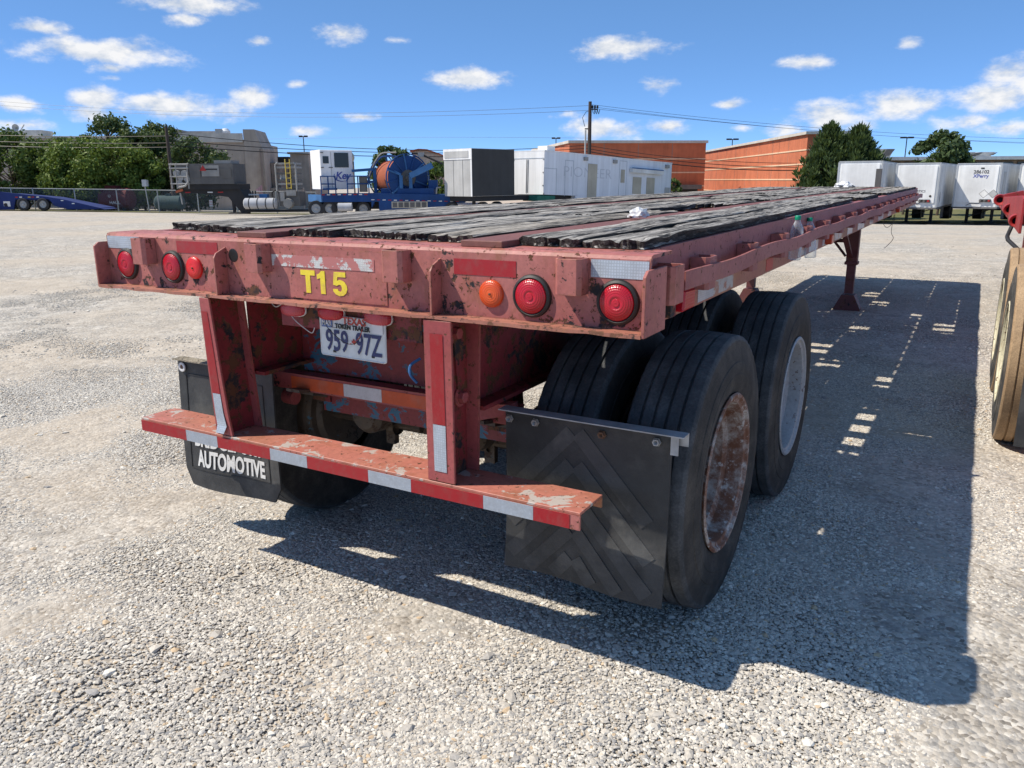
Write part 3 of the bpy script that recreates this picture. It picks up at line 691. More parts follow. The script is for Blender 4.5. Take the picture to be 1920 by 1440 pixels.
ptape(pL, 'tape_red', [(1.125, -.584, -.551, 0), (.95, -.576, -.535, 0), (.800, -.567, -.524, 0)]); ptape(pL, 'tape_silver', [(.799, -.567, -.524, 0), (.72, -.562, -.515, .001), (.67, -.553, -.500, .004), (.64, -.556, -.512, .012)])
for (yy, zz) in ((.085, 1.125), (.11, .902)):
    bo = MB().lathe([(0, .030), (.006, .030), (.006, .022), (.008, .021), (.024, .0205), (.026, .017), (.026, .0006)], 'x', (.5345, yy, zz), 6).lathe([(0, .034), (.005, .034), (.005, .001)], 'x', (.535, yy, zz), 24)
    part(bo, 'bolt', 'post_red', pR, smooth=True, angle=30)
part(MB().prism([(.070, 1.16), (.140, 1.16), (.170, .98), (.165, .885), (.135, .870), (.100, .880)], 'x', .5348, .541), 'hanger_plate', 'deep_red', pR)
# bumper bar: an open channel with tape
bm_ = part(MB().box(-1.045, 1.040, .0, .168, .618, .628), 'bumper', 'bumper_top', sh=False, bevel=.0015)
B('front_lip', 'faded_red', bm_, (-1.045, 1.040, -.002, .006, .570, .6175)); B('rear_lip', 'rail_orange', bm_, (-1.045, 1.040, .160, .1675, .585, .6175))
sp_ = [-1.043, -.755, -.567, -.272, -.080, .213, .402, .694, .879, 1.006]; mats_ = ['tape_red', 'tape_silver']*5
for i in range(len(sp_)-1):
    B('reflective_tape', mats_[i], bm_, (sp_[i]+.0004, sp_[i+1]-.0004, -.0038, -.0021, .571, .617))

# longitudinal beams, cross pieces
for s in (-1, 1):
    x = s*.525
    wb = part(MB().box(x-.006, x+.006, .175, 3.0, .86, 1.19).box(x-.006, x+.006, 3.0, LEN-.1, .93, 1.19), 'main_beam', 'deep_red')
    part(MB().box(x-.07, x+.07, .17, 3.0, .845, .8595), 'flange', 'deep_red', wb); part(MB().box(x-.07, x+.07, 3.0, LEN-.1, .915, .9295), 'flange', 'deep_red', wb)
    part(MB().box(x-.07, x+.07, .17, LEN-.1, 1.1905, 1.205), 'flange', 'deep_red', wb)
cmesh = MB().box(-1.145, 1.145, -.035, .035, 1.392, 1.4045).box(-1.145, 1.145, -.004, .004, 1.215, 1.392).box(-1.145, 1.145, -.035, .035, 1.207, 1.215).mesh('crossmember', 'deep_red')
cy = .32
while cy < LEN-.1:
    o = link('crossmember', cmesh, TR); o.location = (0, cy, .0033*cy); cy += .305
# plate between the beams, tape bar and subframe
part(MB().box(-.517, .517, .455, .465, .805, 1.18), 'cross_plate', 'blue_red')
cb = part(MB().box(-.660, .600, .385, .392, .728, .800).box(-.660, .600, .392, .445, .792, .800).box(-.660, .600, .392, .435, .728, .735), 'cross_bar', 'post_red')
for (x0, x1, mm) in ((-.530, -.232, 'orange_tape'), (-.231, -.030, 'tape_white'), (-.029, .46, 'orange_tape')):
    part(MB().box(x0, x1, .3835, .3848, .735, .789), 'reflective_tape', mm, cb)
part(MB().box(-.46, .60, .50, .512, .615, .705).box(-.46, .60, .512, .58, .690, .700), 'subframe_bar', 'blue_red')
# axles, springs, brake gear
for ya in (.84, 2.09):
    ax = part(MB().tube([(-1.0, ya, .52), (1.0, ya, .52)], .065, 16), 'axle', 'undercarriage', sh=False, smooth=True)
    for s in (-1, 1):
        part(MB().lathe([(s*.62, .06), (s*.62, .19), (s*.64, .21), (s*.80, .21)], 'x', (0, ya, .52), 28), 'brake_drum', 'undercarriage', ax, sh=False, smooth=True)
        x = s*.46; mb = MB()
        for k in range(5):
            L_ = .52-.08*k; mb.prism([(ya-L_, .690-.016*k+.05*(L_/.52)**2), (ya, .640-.016*k), (ya+L_, .690-.016*k+.05*(L_/.52)**2), (ya+L_, .703-.016*k+.05*(L_/.52)**2), (ya, .653-.016*k), (ya-L_, .703-.016*k+.05*(L_/.52)**2)], 'x', x-.038, x+.038)
        part(mb, 'leaf_spring', 'undercarriage', sh=False)
        part(MB().box(x-.05, x+.05, ya-.06, ya+.06, .50, .575), 'spring_seat', 'undercarriage', ax, sh=False)
        part(MB().lathe([(-.08, .001), (-.08, .06), (-.05, .085), (.0, .088), (.02, .092), (.03, .085), (.07, .075), (.08, .001)], 'y', (s*.27, ya-.22, .60), 20), 'brake_chamber', 'undercarriage', ax, sh=False, smooth=True)
        part(MB().tube([(s*.27, ya-.14, .60), (s*.27, ya-.05, .56)], .012, 8).tube([(s*.10, ya-.10, .515), (s*.62, ya-.10, .515)], .020, 10).beam((s*.27, ya-.1, .60), (s*.27, ya-.1, .42), .03, .05).lathe([(-.02, .05), (.02, .05)], 'x', (s*.25, ya-.1, .515), 16), 'brake_linkage', 'undercarriage', ax, sh=False)
for s in (-1, 1):
    part(MB().tube([(s*.60, .47, .66), (s*.72, .47, .665)], .034, 14), 'bump_stop', 'post_red', sh=False, smooth=True)
    part(MB().prism([(.47, .845), (.59, .845), (.61, .66), (.49, .66)], 'x', s*.46-.05, s*.46+.05), 'spring_hanger', 'deep_red', sh=False)
    part(MB().prism([(1.35, .86), (1.60, .86), (1.55, .62), (1.40, .62)], 'x', s*.46-.05, s*.46+.05), 'spring_hanger', 'deep_red', sh=False)

# ---- wheels
def tyre_mesh(Rr, W, rim_r, side, tread_mat, side_mat, nseg=128):
    """axis x, outer face at x = 0, body towards -side*W; profile from outer bead over the tread to the inner bead"""
    hw = W; prof = []; k = []
    def add(x, r, kind): prof.append((x, r)); k.append(kind)
    add(.030, rim_r, 1); add(.014, rim_r+.012, 1); add(.004, rim_r+.05, 1); add(.0, rim_r+.085, 1); add(.0015, rim_r+.088, 1); add(.0, rim_r+.10, 1)
    add(.003, rim_r+.13, 1); add(.006, rim_r+.133, 1); add(.007, rim_r+.150, 1); add(.012, Rr-.055, 1); add(.015, Rr-.038, 1); add(.014, Rr-.022, 2); add(.020, Rr-.009, 2)
    gro = [.25, .42, .58, .75]; gw = .0055; x0, x1 = .024, W-.024
    def crown(x): return Rr-.006*((x-W/2)/(W/2-.024))**2
    add(x0+.002, crown(x0), 0)
    for g in gro:
        gx = W*g
        add(gx-gw, crown(gx), 0); add(gx-gw*.7, crown(gx)-.011, 3); add(gx+gw*.7, crown(gx)-.011, 3); add(gx+gw, crown(gx), 0)
    add(x1-.002, crown(x1), 0); add(W-.020, Rr-.009, 2); add(W-.014, Rr-.022, 2); add(W-.015, Rr-.038, 1); add(W-.007, rim_r+.15, 1); add(W, rim_r+.09, 1); add(W-.014, rim_r+.012, 1); add(W-.03, rim_r, 1)
    vs = []; L_ = len(prof)
    for s in range(nseg):
        a = 2*math.pi*s/nseg; sip = (s % 2 == 0)
        for (x, r), kk in zip(prof, k):
            rr = r-(.0035 if (kk == 2 and sip) else 0)
            if kk == 3: rr += .001*math.sin(a*40)
            rr_f = rr
            z = rr_f*math.sin(a); y = rr_f*math.cos(a)
            xx = x
            if rr > Rr*.75 and z < -Rr*.93: z = max(z, -Rr*.985)       # loaded contact patch
            vs.append((-side*xx, y, z))
    fs = []; mi = []
    for s in range(nseg):
        s2 = (s+1) % nseg
        for i in range(L_-1):
            fs.append((s*L_+i, s*L_+i+1, s2*L_+i+1, s2*L_+i)); mi.append(0 if (k[i] in (0, 3, 2) and k[i+1] in (0, 3, 2)) else 1)
    mb = MB(); mb.add(vs, fs); mb.mi = mi
    return mb.mesh('tyre', [tread_mat, side_mat], smooth=True, angle=32)
def rim_mesh(r, side, mat, depth=.235):
    P_ = [(.034, r-.006), (.006, r+.012), (.0, r+.006), (.002, r-.004), (.012, r-.010), (.016, r-.024), (.030, r-.028), (.080, r-.030), (.094, r-.052), (.160, r-.058), (.172, r-.044), (depth, r-.048), (depth+.004, r-.075), (depth+.03, r-.10), (depth+.03, .16), (depth-.02, .14), (depth-.05, .13), (depth-.05, .10), (depth-.10, .095), (depth-.105, .001)]
    return MB().lathe([(-side*x, q) for x, q in P_], 'x', (0, 0, 0), 72).mesh('rim', mat, smooth=True, angle=40)
RT = .530; WT = .272
tmesh = {s: tyre_mesh(RT, WT, .296, s, 'tyre_tread', 'tyre_side') for s in (-1, 1)}
rmesh = {(s, mm): rim_mesh(.296, s, mm) for s in (-1, 1) for mm in ('rust_dish', 'rim_white', 'undercarriage')}
for ya in (.84, 2.09):
    for s in (-1, 1):
        for xo in (1.275, .925):
            if s < 0 and xo > 1: continue      # the outer tyres are missing on this side
            wt = MB().lathe([(-s*.06, .290), (-s*.20, .290)], 'x', (0, 0, 0), 24).mesh('wheel', 'undercarriage')
            wh = link('wheel', wt, TR); wh.location = (s*xo, ya, RT*.985)
            wh.rotation_euler = (0, 0, 0)
            link('tyre', tmesh[s], wh)
            rm = 'undercarriage' if xo < 1 else ('rust_dish' if ya < 1 else 'rim_white')
            ro = link('rim', rmesh[(s, rm)], wh)
            if s > 0 and xo > 1: tag(wh, 'rusty white rear wheel' if ya < 1 else 'clean white forward wheel')

# ---- mud flaps
def flap(x0, x1, z0, z1, y, mat, chev, corner=.0):
    pts = [(x0, z1), (x0, z0+corner)]
    if corner:
        pts += [(x0+corner*(1-math.cos(R(a_))), z0+corner*(1-math.sin(R(a_)))) for a_ in (30, 60, 90)]
        pts += [(x1-corner*(1-math.sin(R(a_))), z0+corner*(1-math.cos(R(a_)))) for a_ in (0, 30, 60)]+[(x1, z0+corner)]
    else: pts += [(x1, z0)]
    pts += [(x1, z1)]
    # sheet with a slight sag: strip rows
    vs = []; rows = 14; cols = 10
    def inside(u, z):
        if corner and z < z0+corner:
            d = z0+corner-z; ins = corner-math.sqrt(max(0, corner*corner-d*d))
        else: ins = 0
        return x0+ins+(x1-x0-2*ins)*u
    for side_ in (0, .009):
        for j in range(rows+1):
            z = z0+(z1-z0)*(j/rows)**.8
            for i in range(cols+1):
                x = inside(i/cols, z); k = 1-(z-z0)/(z1-z0)
                vs.append((x, y+side_+.018*math.sin(x*9+z*4)*k-.02*k*k, z))
    n1_ = (rows+1)*(cols+1); fs = []
    idx = lambda s_, j, i: s_*n1_+j*(cols+1)+i
    for j in range(rows):
        for i in range(cols):
            fs.append((idx(0, j, i), idx(0, j, i+1), idx(0, j+1, i+1), idx(0, j+1, i))); fs.append((idx(1, j, i), idx(1, j+1, i), idx(1, j+1, i+1), idx(1, j, i+1)))
    for j in range(rows):
        for i in (0, cols): fs.append((idx(0, j, i), idx(0, j+1, i), idx(1, j+1, i), idx(1, j, i)))
    for i in range(cols):
        for j in (0, rows): fs.append((idx(0, j, i), idx(0, j, i+1), idx(1, j, i+1), idx(1, j, i)))
    o = MB().add(vs, fs).build('mud_flap', mat, TR, smooth=True, angle=40)
    def ysurf(x, z):
        k = 1-(z-z0)/(z1-z0); return y+.018*math.sin(x*9+z*4)*k-.02*k*k
    return o, ysurf
def rib(o, ys, p, q, w, mat, th=.004, name='rib', n=8, clipx=None):
    """raised bar on a flap following its sag; p,q in (x,z)"""
    mb = MB(); d = Vector((q[0]-p[0], q[1]-p[1])); nrm_ = Vector((-d.y, d.x)).normalized()*w/2; vs = []
    for i in range(n+1):
        c_ = Vector(p)+d*i/n
        for sg, yy in ((1, 0), (1, -th), (-1, -th), (-1, 0)):
            q_ = c_+nrm_*sg
            vs.append((q_.x, ys(q_.x, q_.y)+yy, q_.y))
    fs = [(i*4+k, i*4+(k+1) % 4, i*4+4+(k+1) % 4, i*4+4+k) for i in range(n) for k in range(4)]+[(0, 1, 2, 3), (n*4, n*4+1, n*4+2, n*4+3)]
    return mb.add(vs, fs).build(name, mat, o)
fr, ysR = flap(.612, 1.222, .225, .828, .285, 'rubber_flap', True)
tag(fr, 'black rubber flap with chevron ribs')
xc = .885
for (zt_, lim) in ((.780, .24), (.665, .255), (.545, .255), (.425, .255), (.320, .21)):
    for sg in (-1, 1):
        dx = lim if sg < 0 else lim+.03
        zend = zt_-dx*1.02
        if zend < .235: dx = (zt_-.24)/1.02; zend = .24
        rib(fr, ysR, (xc+sg*.012, zt_), (xc+sg*dx, zend), .052, 'rubber_flap_grey', .0025)
brk = MB().prism([(.24, .836), (.296, .836), (.296, .790), (.2955, .7895), (.293, .832), (.24, .832)], 'x', .608, 1.275)
bk = part(brk, 'flap_bracket', 'bracket_alu', fr, sh=False)
part(MB().box(1.2225, 1.248, .2765, .2805, .760, .8315), 'bracket_end', 'bracket_alu', fr, sh=False)
for xx in (.632, .735, .985, 1.175):
    part(MB().lathe([(.276, .001), (.268, .008), (.268, .012), (.274, .013), (.279, .016)], 'y', (xx, 0, .795 if xx != .985 else .79), 6), 'bolt', 'bolt_rust' if xx == .985 else 'galv', fr, sh=False)
part(MB().prism([(.46, .75), (.622, .80), (.622, .838), (.46, .82)], 'y', .30, .355), 'flap_arm', 'post_red', fr, sh=False)
fl, ysL = flap(-1.165, -.555, .212, .815, .300, 'rubber_flap_grey', False, .045)
tag(fl, 'rubber flap with white lettering')
for p, q in (((-1.112, .750), (-1.112, .300)), ((-1.112, .300), (-.62, .300)), ((-1.112, .750), (-.62, .750)), ((-.62, .750), (-.62, .300))):
    rib(fl, ysL, p, q, .006, 'rubber_flap', .003)
def flap_text(s, size, zc_, x0, x1):
    me = text_mesh(s, size, 'white_letter', .0005, .0040, .9)
    w_ = max(v.co.x for v in me.vertices)-min(v.co.x for v in me.vertices); k = (x1-x0)/w_; mx = (max(v.co.x for v in me.vertices)+min(v.co.x for v in me.vertices))/2
    for v in me.vertices:
        x = (x0+x1)/2+(v.co.x-mx)*k; z = zc_+v.co.y; v.co = (x, ysL(x, z)-.003-v.co.z, z)
    return link('lettering', me, fl)
flap_text('AUTOMOTIVE', .106, .352, -1.062, -.648); flap_text('BRIDGEPORT', .106, .448, -1.075, -.655)
part(MB().lathe([(.2885, .001), (.2885, .010)], 'y', (-1.125, 0, .782), 12), 'bolt', 'bolt_rust', fl, sh=False)
part(MB().lathe([(.2900, .010), (.2860, .012), (.2860, .021), (.2905, .023)], 'y', (-1.125, 0, .782), 20), 'washer', 'paper_white', fl, sh=False, smooth=True)
part(MB().box(-1.165, -.56, .270, .330, .816, .822), 'flap_bracket', 'dry_earth', fl, sh=False)

# ---- side rails, rub rails, stake pockets
for s in (-1, 1):
    xw = 1.150
    pr_ = [(s*(xw-.05), 1.405), (s*xw, 1.405), (s*xw, 1.172), (s*(xw-.05), 1.172), (s*(xw-.05), 1.180), (s*(xw-.008), 1.180), (s*(xw-.008), 1.397), (s*(xw-.05), 1.397)]
    sr = part(MB().prism(pr_, 'y', .0785, LEN), 'side_rail', 'rail_red')
    part(MB().box(s*xw, s*(xw+.0015) if s > 0 else s*xw+s*.0015, .18, LEN-.02, 1.1722, 1.262) if s > 0 else MB().box(-xw-.0015, -xw, .18, LEN-.02, 1.1722, 1.262), 'rust_band', 'rail_orange', sr)
    # rub rail, bent by years of straps
    n = 150; vs = []
    for i in range(n+1):
        y = .325+(LEN-.35)*i/n
        dz = .006*math.sin(y*5.1)+.006*mnoise.noise((y*1.3, 2*s, 0)); dx = .008*mnoise.noise((y*1.1, 7*s, 0))
        for (xx, zz) in ((1.219, 1.272), (1.229, 1.272), (1.229, 1.330), (1.219, 1.330)): vs.append((s*(xx+dx), y, zz+dz))
    fs = [(i*4+k, i*4+(k+1) % 4, i*4+4+(k+1) % 4, i*4+4+k) for i in range(n) for k in range(4)]+[(0, 1, 2, 3), (n*4, n*4+1, n*4+2, n*4+3)]
    part(MB().add(vs, fs), 'rub_rail', 'rail_red', sr)
    if s > 0:
        pocket(.195, .300, 1.1505, 1.237, 1.248, 1.362, par=sr, axis='x')
        part(MB().box(1.1515, 1.156, .10, .20, 1.19, 1.36), 'corner_plate', 'faded_red', sr)
    y = .66; k = 0
    while y < LEN-.3:
        wdt = .052
        # pocket flares out above the rub rail
        pocket(y-wdt, y+wdt, s*1.152, s*1.2185, 1.242, 1.352, par=sr, mat='rail_red', axis='x')
        y += .612
    if s > 0:
        def stape(y0, y1, mat, z0=1.180, z1=1.236): part(MB().box(xw+.0016, xw+.0032, y0, y1, z0, z1), 'reflective_tape', mat, sr)
        stape(.72, .915, 'tape_silver'); stape(.916, 1.19, 'tape_side'); stape(1.78, 1.92, 'plate_red'); 
        yy = 2.55
        for i_, L_ in enumerate((.34, .5, .42, .6, .45, .7, .5, .8, .6, .9)):
            stape(yy, yy+L_*.6, 'tape_white' if i_ % 3 else 'tape_side'); yy += L_*.6+.12+.05*i_
        def side_lamp(y0, y1, z0, z1, mat):
            mb = MB().prism([(y0, z0), (y1, z0), (y1, z1), (y0+.01, z1+.004)], 'x', xw+.002, xw+.046)
            part(mb, 'side_marker', mat, sr, bevel=.006)
        side_lamp(.425, .545, 1.192, 1.258, 'lens_red'); side_lamp(3.42, 3.50, 1.185, 1.245, 'lens_amber'); side_lamp(8.4, 8.5, 1.185, 1.25, 'lens_amber')
        part(MB().box(xw+.002, xw+.030, .345, .395, 1.185, 1.240), 'lamp_stub', 'deep_red', sr)
part(MB().box(-1.15, 1.15, LEN, LEN+.012, 1.17, 1.412), 'front_header', 'rail_red')
wirepart('wire', [(1.14, 7.5, 1.20), (1.10, 7.7, 1.12), (1.12, 8.0, 1.06), (1.16, 8.25, 1.12), (1.15, 8.4, 1.19)], .003, 'wire_black')
wirepart('wire', [(1.15, 8.3, 1.19), (1.14, 8.3, 1.0), (1.17, 8.28, .92), (1.12, 8.2, .84), (1.10, 8.1, .82)], .003, 'wire_black')

# ---- deck
for (x0, x1) in ((-.445, -.290), (.570, .722)):
    part(MB().box(x0, x1, .085, LEN-.02, 1.4065, 1.4265), 'nailing_strip', 'strip_red', bevel=.002)
colsx = [(-1.095, -.885), (-.878, -.668), (-.662, -.449), (-.286, -.082), (-.076, .132), (.138, .348), (.354, .566), (.727, .938), (.943, 1.140)]
HOLES = [(6, 2.30, 2.86), (6, 3.0, 3.42), (6, 4.1, 4.6), (8, 4.86, 5.36), (8, 6.55, 7.3), (3, 5.15, 5.7), (4, 4.68, 4.95), (4, 8.7, 9.1), (3, 9.5, 10.1), (6, 7.8, 8.1), (5, 5.6, 5.9), (7, 6.9, 7.5), (4, 6.6, 7.0)]
REAR = [.30, .25, .22, .20, .26, .22, .20, .19, .20]
def plank(x0, x1, y0, y1, seed, near, narrow=0, rag=(1, 1)):
    x1 -= narrow
    nx_ = 22 if near else 7; L_ = y1-y0; ny_ = max(5, int(L_/(.045 if near else .20)))
    tilt = .008*mnoise.noise((seed*2.1, 1, 1)); lift = .012*abs(mnoise.noise((seed*.7, 4, 2)))
    crk = {random.randrange(2, nx_-1): random.uniform(.5, 1) for _ in range(4)}
    top = []; rots = []; zoff = .010*mnoise.noise((seed*5.3, 2, 7))
    for j in range(ny_+1):
        v = j/ny_
        for i in range(nx_+1):
            u = i/nx_
            e0 = .016*mnoise.noise((u*2.1+seed*7, 0, 3))+.060*max(0, mnoise.noise((u*4+seed, 1, 3))-.25)+.004*random.uniform(-1, 1); e1 = .016*mnoise.noise((u*2.1+seed*5, 9, 3))-.060*max(0, mnoise.noise((u*4+seed, 5, 3))-.25)+.004*random.uniform(-1, 1)
            e0 = e0*rag[0]+(.10*mnoise.noise((u*6+seed, 3, 8)) if rag[0] > 1 else 0); e1 = e1*rag[1]+(.10*mnoise.noise((u*6+seed, 6, 1)) if rag[1] > 1 else 0)
            y = y0+max(-.12 if rag[0] > 1 else -.03, e0)*(1-v)**8+L_*v+e1*v**8
            x = x0+(x1-x0)*u+(.010*mnoise.noise((y*2.6, seed, u*2)) if i in (0, nx_) else 0)
            z = 1.4345+tilt*(u-.5)*2+lift*math.sin(v*3.1)*.35+.003*mnoise.noise((x*55+seed, y*1.0, 0))+.002*mnoise.noise((x*120, y*2.0, seed))+.003*mnoise.noise((x*9, y*2.0, seed))
            if i in (0, nx_): z -= .0025
            if i in crk: z -= .012*crk[i]*max(0, mnoise.noise((y*1.2, i, seed))+.3)
            de = min(y-y0, y1-y)
            if de < .05: z -= (.05-max(de, 0))*.16*max(0, .3+1.4*mnoise.noise((u*6, seed, 2)))
            rt_ = max(0, mnoise.noise((x*11+seed, y*1.7, 4))+.5*mnoise.noise((x*40, y*6, 2))-.30+.25*max(0, 1-min(u, 1-u)*7))
            rt_ = min(rt_*2.2, 1); rots.append(rt_); z += zoff*.6-.012*rt_
            top.append(Vector((x, y, max(z, 1.414))))
    W_ = nx_+1
    fs = [(j*W_+i, j*W_+i+1, (j+1)*W_+i+1, (j+1)*W_+i) for j in range(ny_) for i in range(nx_)]
    bnd = [i for i in range(W_)]+[j*W_+nx_ for j in range(1, ny_+1)]+[ny_*W_+i for i in range(nx_-1, -1, -1)]+[j*W_ for j in range(ny_-1, 0, -1)]
    nb = len(top); vs = top[:]; K = len(bnd)
    for b_ in bnd:      # rotten edges recede half way down
        p_ = top[b_]; vs.append(Vector((p_.x+(.006 if p_.x < (x0+x1)/2 else -.006)*random.random(), p_.y+(.006 if p_.y < (y0+y1)/2 else -.006)*random.random()*(1 if min(p_.y-y0, y1-p_.y) < .09 else .1), p_.z-.014-.005*random.random())))
    for b_ in bnd:
        p_ = top[b_]; vs.append(Vector((p_.x, p_.y+.004*random.uniform(-1, 1)*(1 if min(p_.y-y0, y1-p_.y) < .09 else .1), 1.4085)))
    for r_ in (0, 1):
        for k in range(K):
            k2 = (k+1) % K
            a_, b2 = (bnd[k], bnd[k2]) if r_ == 0 else (nb+k, nb+k2)
            fs.append((a_, nb+r_*K+k, nb+r_*K+k2, b2))
    fs.append(tuple(nb+K+k for k in range(K)))
    o = part(MB().add([tuple(v) for v in vs], fs), 'plank', 'old_wood_tan' if seed % 5 == 0 else 'old_wood', TR, smooth=True, angle=28)
    at = o.data.attributes.new('rot', 'FLOAT', 'POINT'); at.data.foreach_set('value', np.array(rots+[.3]*(2*K), np.float32)); return o
seed = 1
for ci, (x0, x1) in enumerate(colsx):
    y = REAR[ci]; segs = []
    hol = sorted([(a_, b_) for c_, a_, b_ in HOLES if c_ == ci])
    while y < LEN-.3:
        L_ = random.choice([1.3, 1.7, 2.2, 2.6, 3.1, 3.6]) if y > .5 else random.choice([1.4, 2.0, 2.7])
        y2 = min(y+L_, LEN-.03)
        for a_, b_ in hol:
            if y < a_ < y2+.5: y2 = a_
        if y2-y > .25: segs.append((y, y2))
        nxt = y2+random.uniform(.008, .03)
        for a_, b_ in hol:
            if abs(y2-a_) < 1e-6: nxt = b_
        y = nxt
    for (a_, b_) in segs:
        plank(x0, x1, a_, b_, seed, a_ < 5.0, random.choice([.004, .006, .012, .02]), (4 if any(abs(a_-h_[1]) < .01 for h_ in hol) else 1, 4 if any(abs(b_-h_[0]) < .01 for h_ in hol) else 1)); seed += 1

# ---- landing gear
for (x, lab) in ((.70, 0), (-.52, 1)):
    yl = 8.70; zg = hgt0(x, yl)-.004
    lg = part(MB().box(x-.065, x+.065, yl-.065, yl+.065, .56, 1.20).box(x-.078, x+.078, yl-.078, yl+.078, .56, .60), 'landing_leg', 'leg_red', sh=False, bevel=.006)
    part(MB().box(x-.05, x+.05, yl-.05, yl+.05, .20, .5595), 'inner_tube', 'leg_red', lg, sh=False)
    ft = MB().prism([(x-.155, zg), (x+.155, zg), (x+.155, zg+.03), (x+.075, zg+.20), (x-.075, zg+.20), (x-.155, zg+.03)], 'y', yl-.10, yl+.10)
    part(ft, 'sand_shoe', 'leg_red', lg, sh=False)
    sg = 1 if x > 0 else -1
    part(MB().beam((x-.02*sg, yl-.06, .66), (x-.05*sg, yl-1.0, 1.19), .06, .03).beam((x-.08*sg, yl, .66), (x-.5*sg, yl-.1, 1.19), .05, .03), 'brace', 'leg_red', lg, sh=False)
part(MB().tube([(-.45, 8.70, .85), (.64, 8.70, .85)], .025, 10), 'cross_shaft', 'leg_red', sh=False)

# ---- litter
def bottle(name, label, loc, rot, sq):
    t_ = thing(name, label, 'bottle', loc); t_.rotation_euler = rot
    body = MB().lathe([(0, .001), (0, .026), (.006, .031), (.05, .0315), (.055, .030), (.10, .0315), (.105, .030), (.14, .032), (.165, .029), (.19, .016), (.200, .0125), (.212, .0125)], 'z', (0, 0, 0), 24)
    body.v = [(x*sq, y*(1+.06*math.sin(z*40)), z) for x, y, z in body.v]
    body.build('bottle_body', 'clear_plastic', t_, smooth=True, angle=50)
    MB().lathe([(.204, .001), (.204, .0155), (.222, .0155), (.225, .013), (.225, .001)], 'z', (0, 0, 0), 20).build('bottle_cap', 'green_cap', t_, smooth=True, angle=40)
bottle('plastic_bottle', 'clear plastic bottle with green cap, the nearer one behind the rub rail', (1.1865, 2.27, 1.200), (R(2), 0, R(20)), 1.0)
bottle('plastic_bottle', 'clear plastic bottle with green cap, the farther one wedged behind the rub rail', (1.1865, 2.74, 1.170), (R(-6), 0, R(70)), 1.0)
def crumple(name, label, cat, loc, size, seed, mat='paper_white'):
    bm = bmesh.new(); bmesh.ops.create_icosphere(bm, subdivisions=3, radius=1)
    for v in bm.verts:
        d_ = v.co.normalized(); q = 1+.55*mnoise.noise(d_*2.3+Vector((seed, 0, 0)))+.3*mnoise.noise(d_*6+Vector((0, seed, 0)))
        v.co = Vector((d_.x*size[0]*q, d_.y*size[1]*q, max(-.2, d_.z)*size[2]*q))
    me = bpy.data.meshes.new(name); bm.to_mesh(me); bm.free(); me.materials.append(MATS[mat]); o = link(name, me); o.location = loc; return tag(o, label, cat)
crumple('crumpled_paper', 'small crumpled white paper lying on the deck planks', 'litter', (.630, 1.47, 1.447), (.045, .035, .035), 3)
crumple('plastic_bag', 'white plastic bag lying far along the trailer deck', 'litter', (.17, 11.3, 1.487), (.13, .13, .06), 9)

# ------------------------------------------------------------------ beyond the trailer
def spot(px, t):
    """the ground point that stands under image column px at the given depth (survey of the photograph)"""
    p = CAM+pray(px, 335)*t; return Vector((p.x, p.y, hgt0(p.x, p.y)))
def zrow(py, t): return CAM.z-(py-333)*t/FPX
VY = YAW
SL = lambda v: v.z

# neighbouring trailer at the right edge
NB = thing('step_deck_trailer', 'red step deck trailer with dusty tyres at the right edge, mostly cut off', 'trailer', (0, 0, 0))
mb = MB()
sd = [(7.4, 1.06), (7.4, 1.40), (7.6, 1.425), (11.0, 1.345), (14.6, 1.268), (14.9, 1.22), (14.75, 1.14), (13.0, 1.13), (10.6, 1.10), (9.2, 1.08)]
dk = MB().prism(sd, 'x', 2.36, 2.385)
dk.v = [(x+.012*(7.4-y), y, z) for x, y, z in dk.v]
dk.build('side_plate', 'neighbour_red', NB, bevel=.004)
B('deck', 'strip_red', NB, (2.40, 4.85, 7.42, 14.5, 1.20, 1.27))
B('gooseneck_beam', 'neighbour_red', NB, (2.95, 3.15, 1.9, 7.6, .62, .95), (4.0, 4.2, 1.9, 7.6, .62, .95), (2.95, 4.2, 7.30, 7.41, .62, 1.4))
def dp(px, py, t): return CAM+pray(px, py)*t
for (px_, py_, t_, rr) in ((1875, 375, 12.0, .085), (1893, 393, 10.0, .075), (1905, 414, 8.5, .070)):
    c_ = dp(px_, py_, t_)
    MB().lathe([(0, rr*.5), (-.02, rr*.62), (-.03, rr*.9), (0, rr), (.14, rr), (.14, rr*.5)], 'y', tuple(c_), 22, closed=True).build('hinge_lug', 'neighbour_red', NB, smooth=True, angle=35)
    MB().lathe([(.05, rr*.5), (.05, .001)], 'y', tuple(c_), 16).build('pin_hole', 'machine_dark', NB)
    MB().beam((c_.x+rr*.6, c_.y+.10, c_.z+rr*.2), (c_.x+.30, c_.y+.12, c_.z+rr*.9), .16, rr*1.5).build('lug_arm', 'neighbour_red', NB)
MB().tube([dp(1899, 420, 9), dp(1893, 433, 9), dp(1888.5, 443, 8.9), dp(1890, 450, 8.8), dp(1905, 464, 8.6), dp(1911, 470, 8.5), dp(1911, 478, 8.4)], .022, 8).build('hook_rod', 'dark_steel', NB, smooth=True)
B('upright', 'deep_red', NB, (2.40, 2.50, 7.0, 7.2, .55, 1.1))
nt_ = tyre_mesh(.555, .28, .31, -1, 'tyre_dusty', 'tyre_dusty_side'); nr_ = rim_mesh(.31, -1, 'rim_cream')
for (xx, yy) in ((2.215, 3.72), (2.215, 5.05)):
    wh = link('wheel', MB().lathe([(.06, .296), (.2, .296)], 'x', (0, 0, 0), 24).mesh('wheel', 'dark_steel'), NB); wh.location = (xx, yy, .545+hgt0(xx, yy))
    link('tyre', nt_, wh); link('rim', nr_, wh)
    B('axle', 'dark_steel', NB, (xx+.25, 4.2, yy-.07, yy+.07, .45, .60))
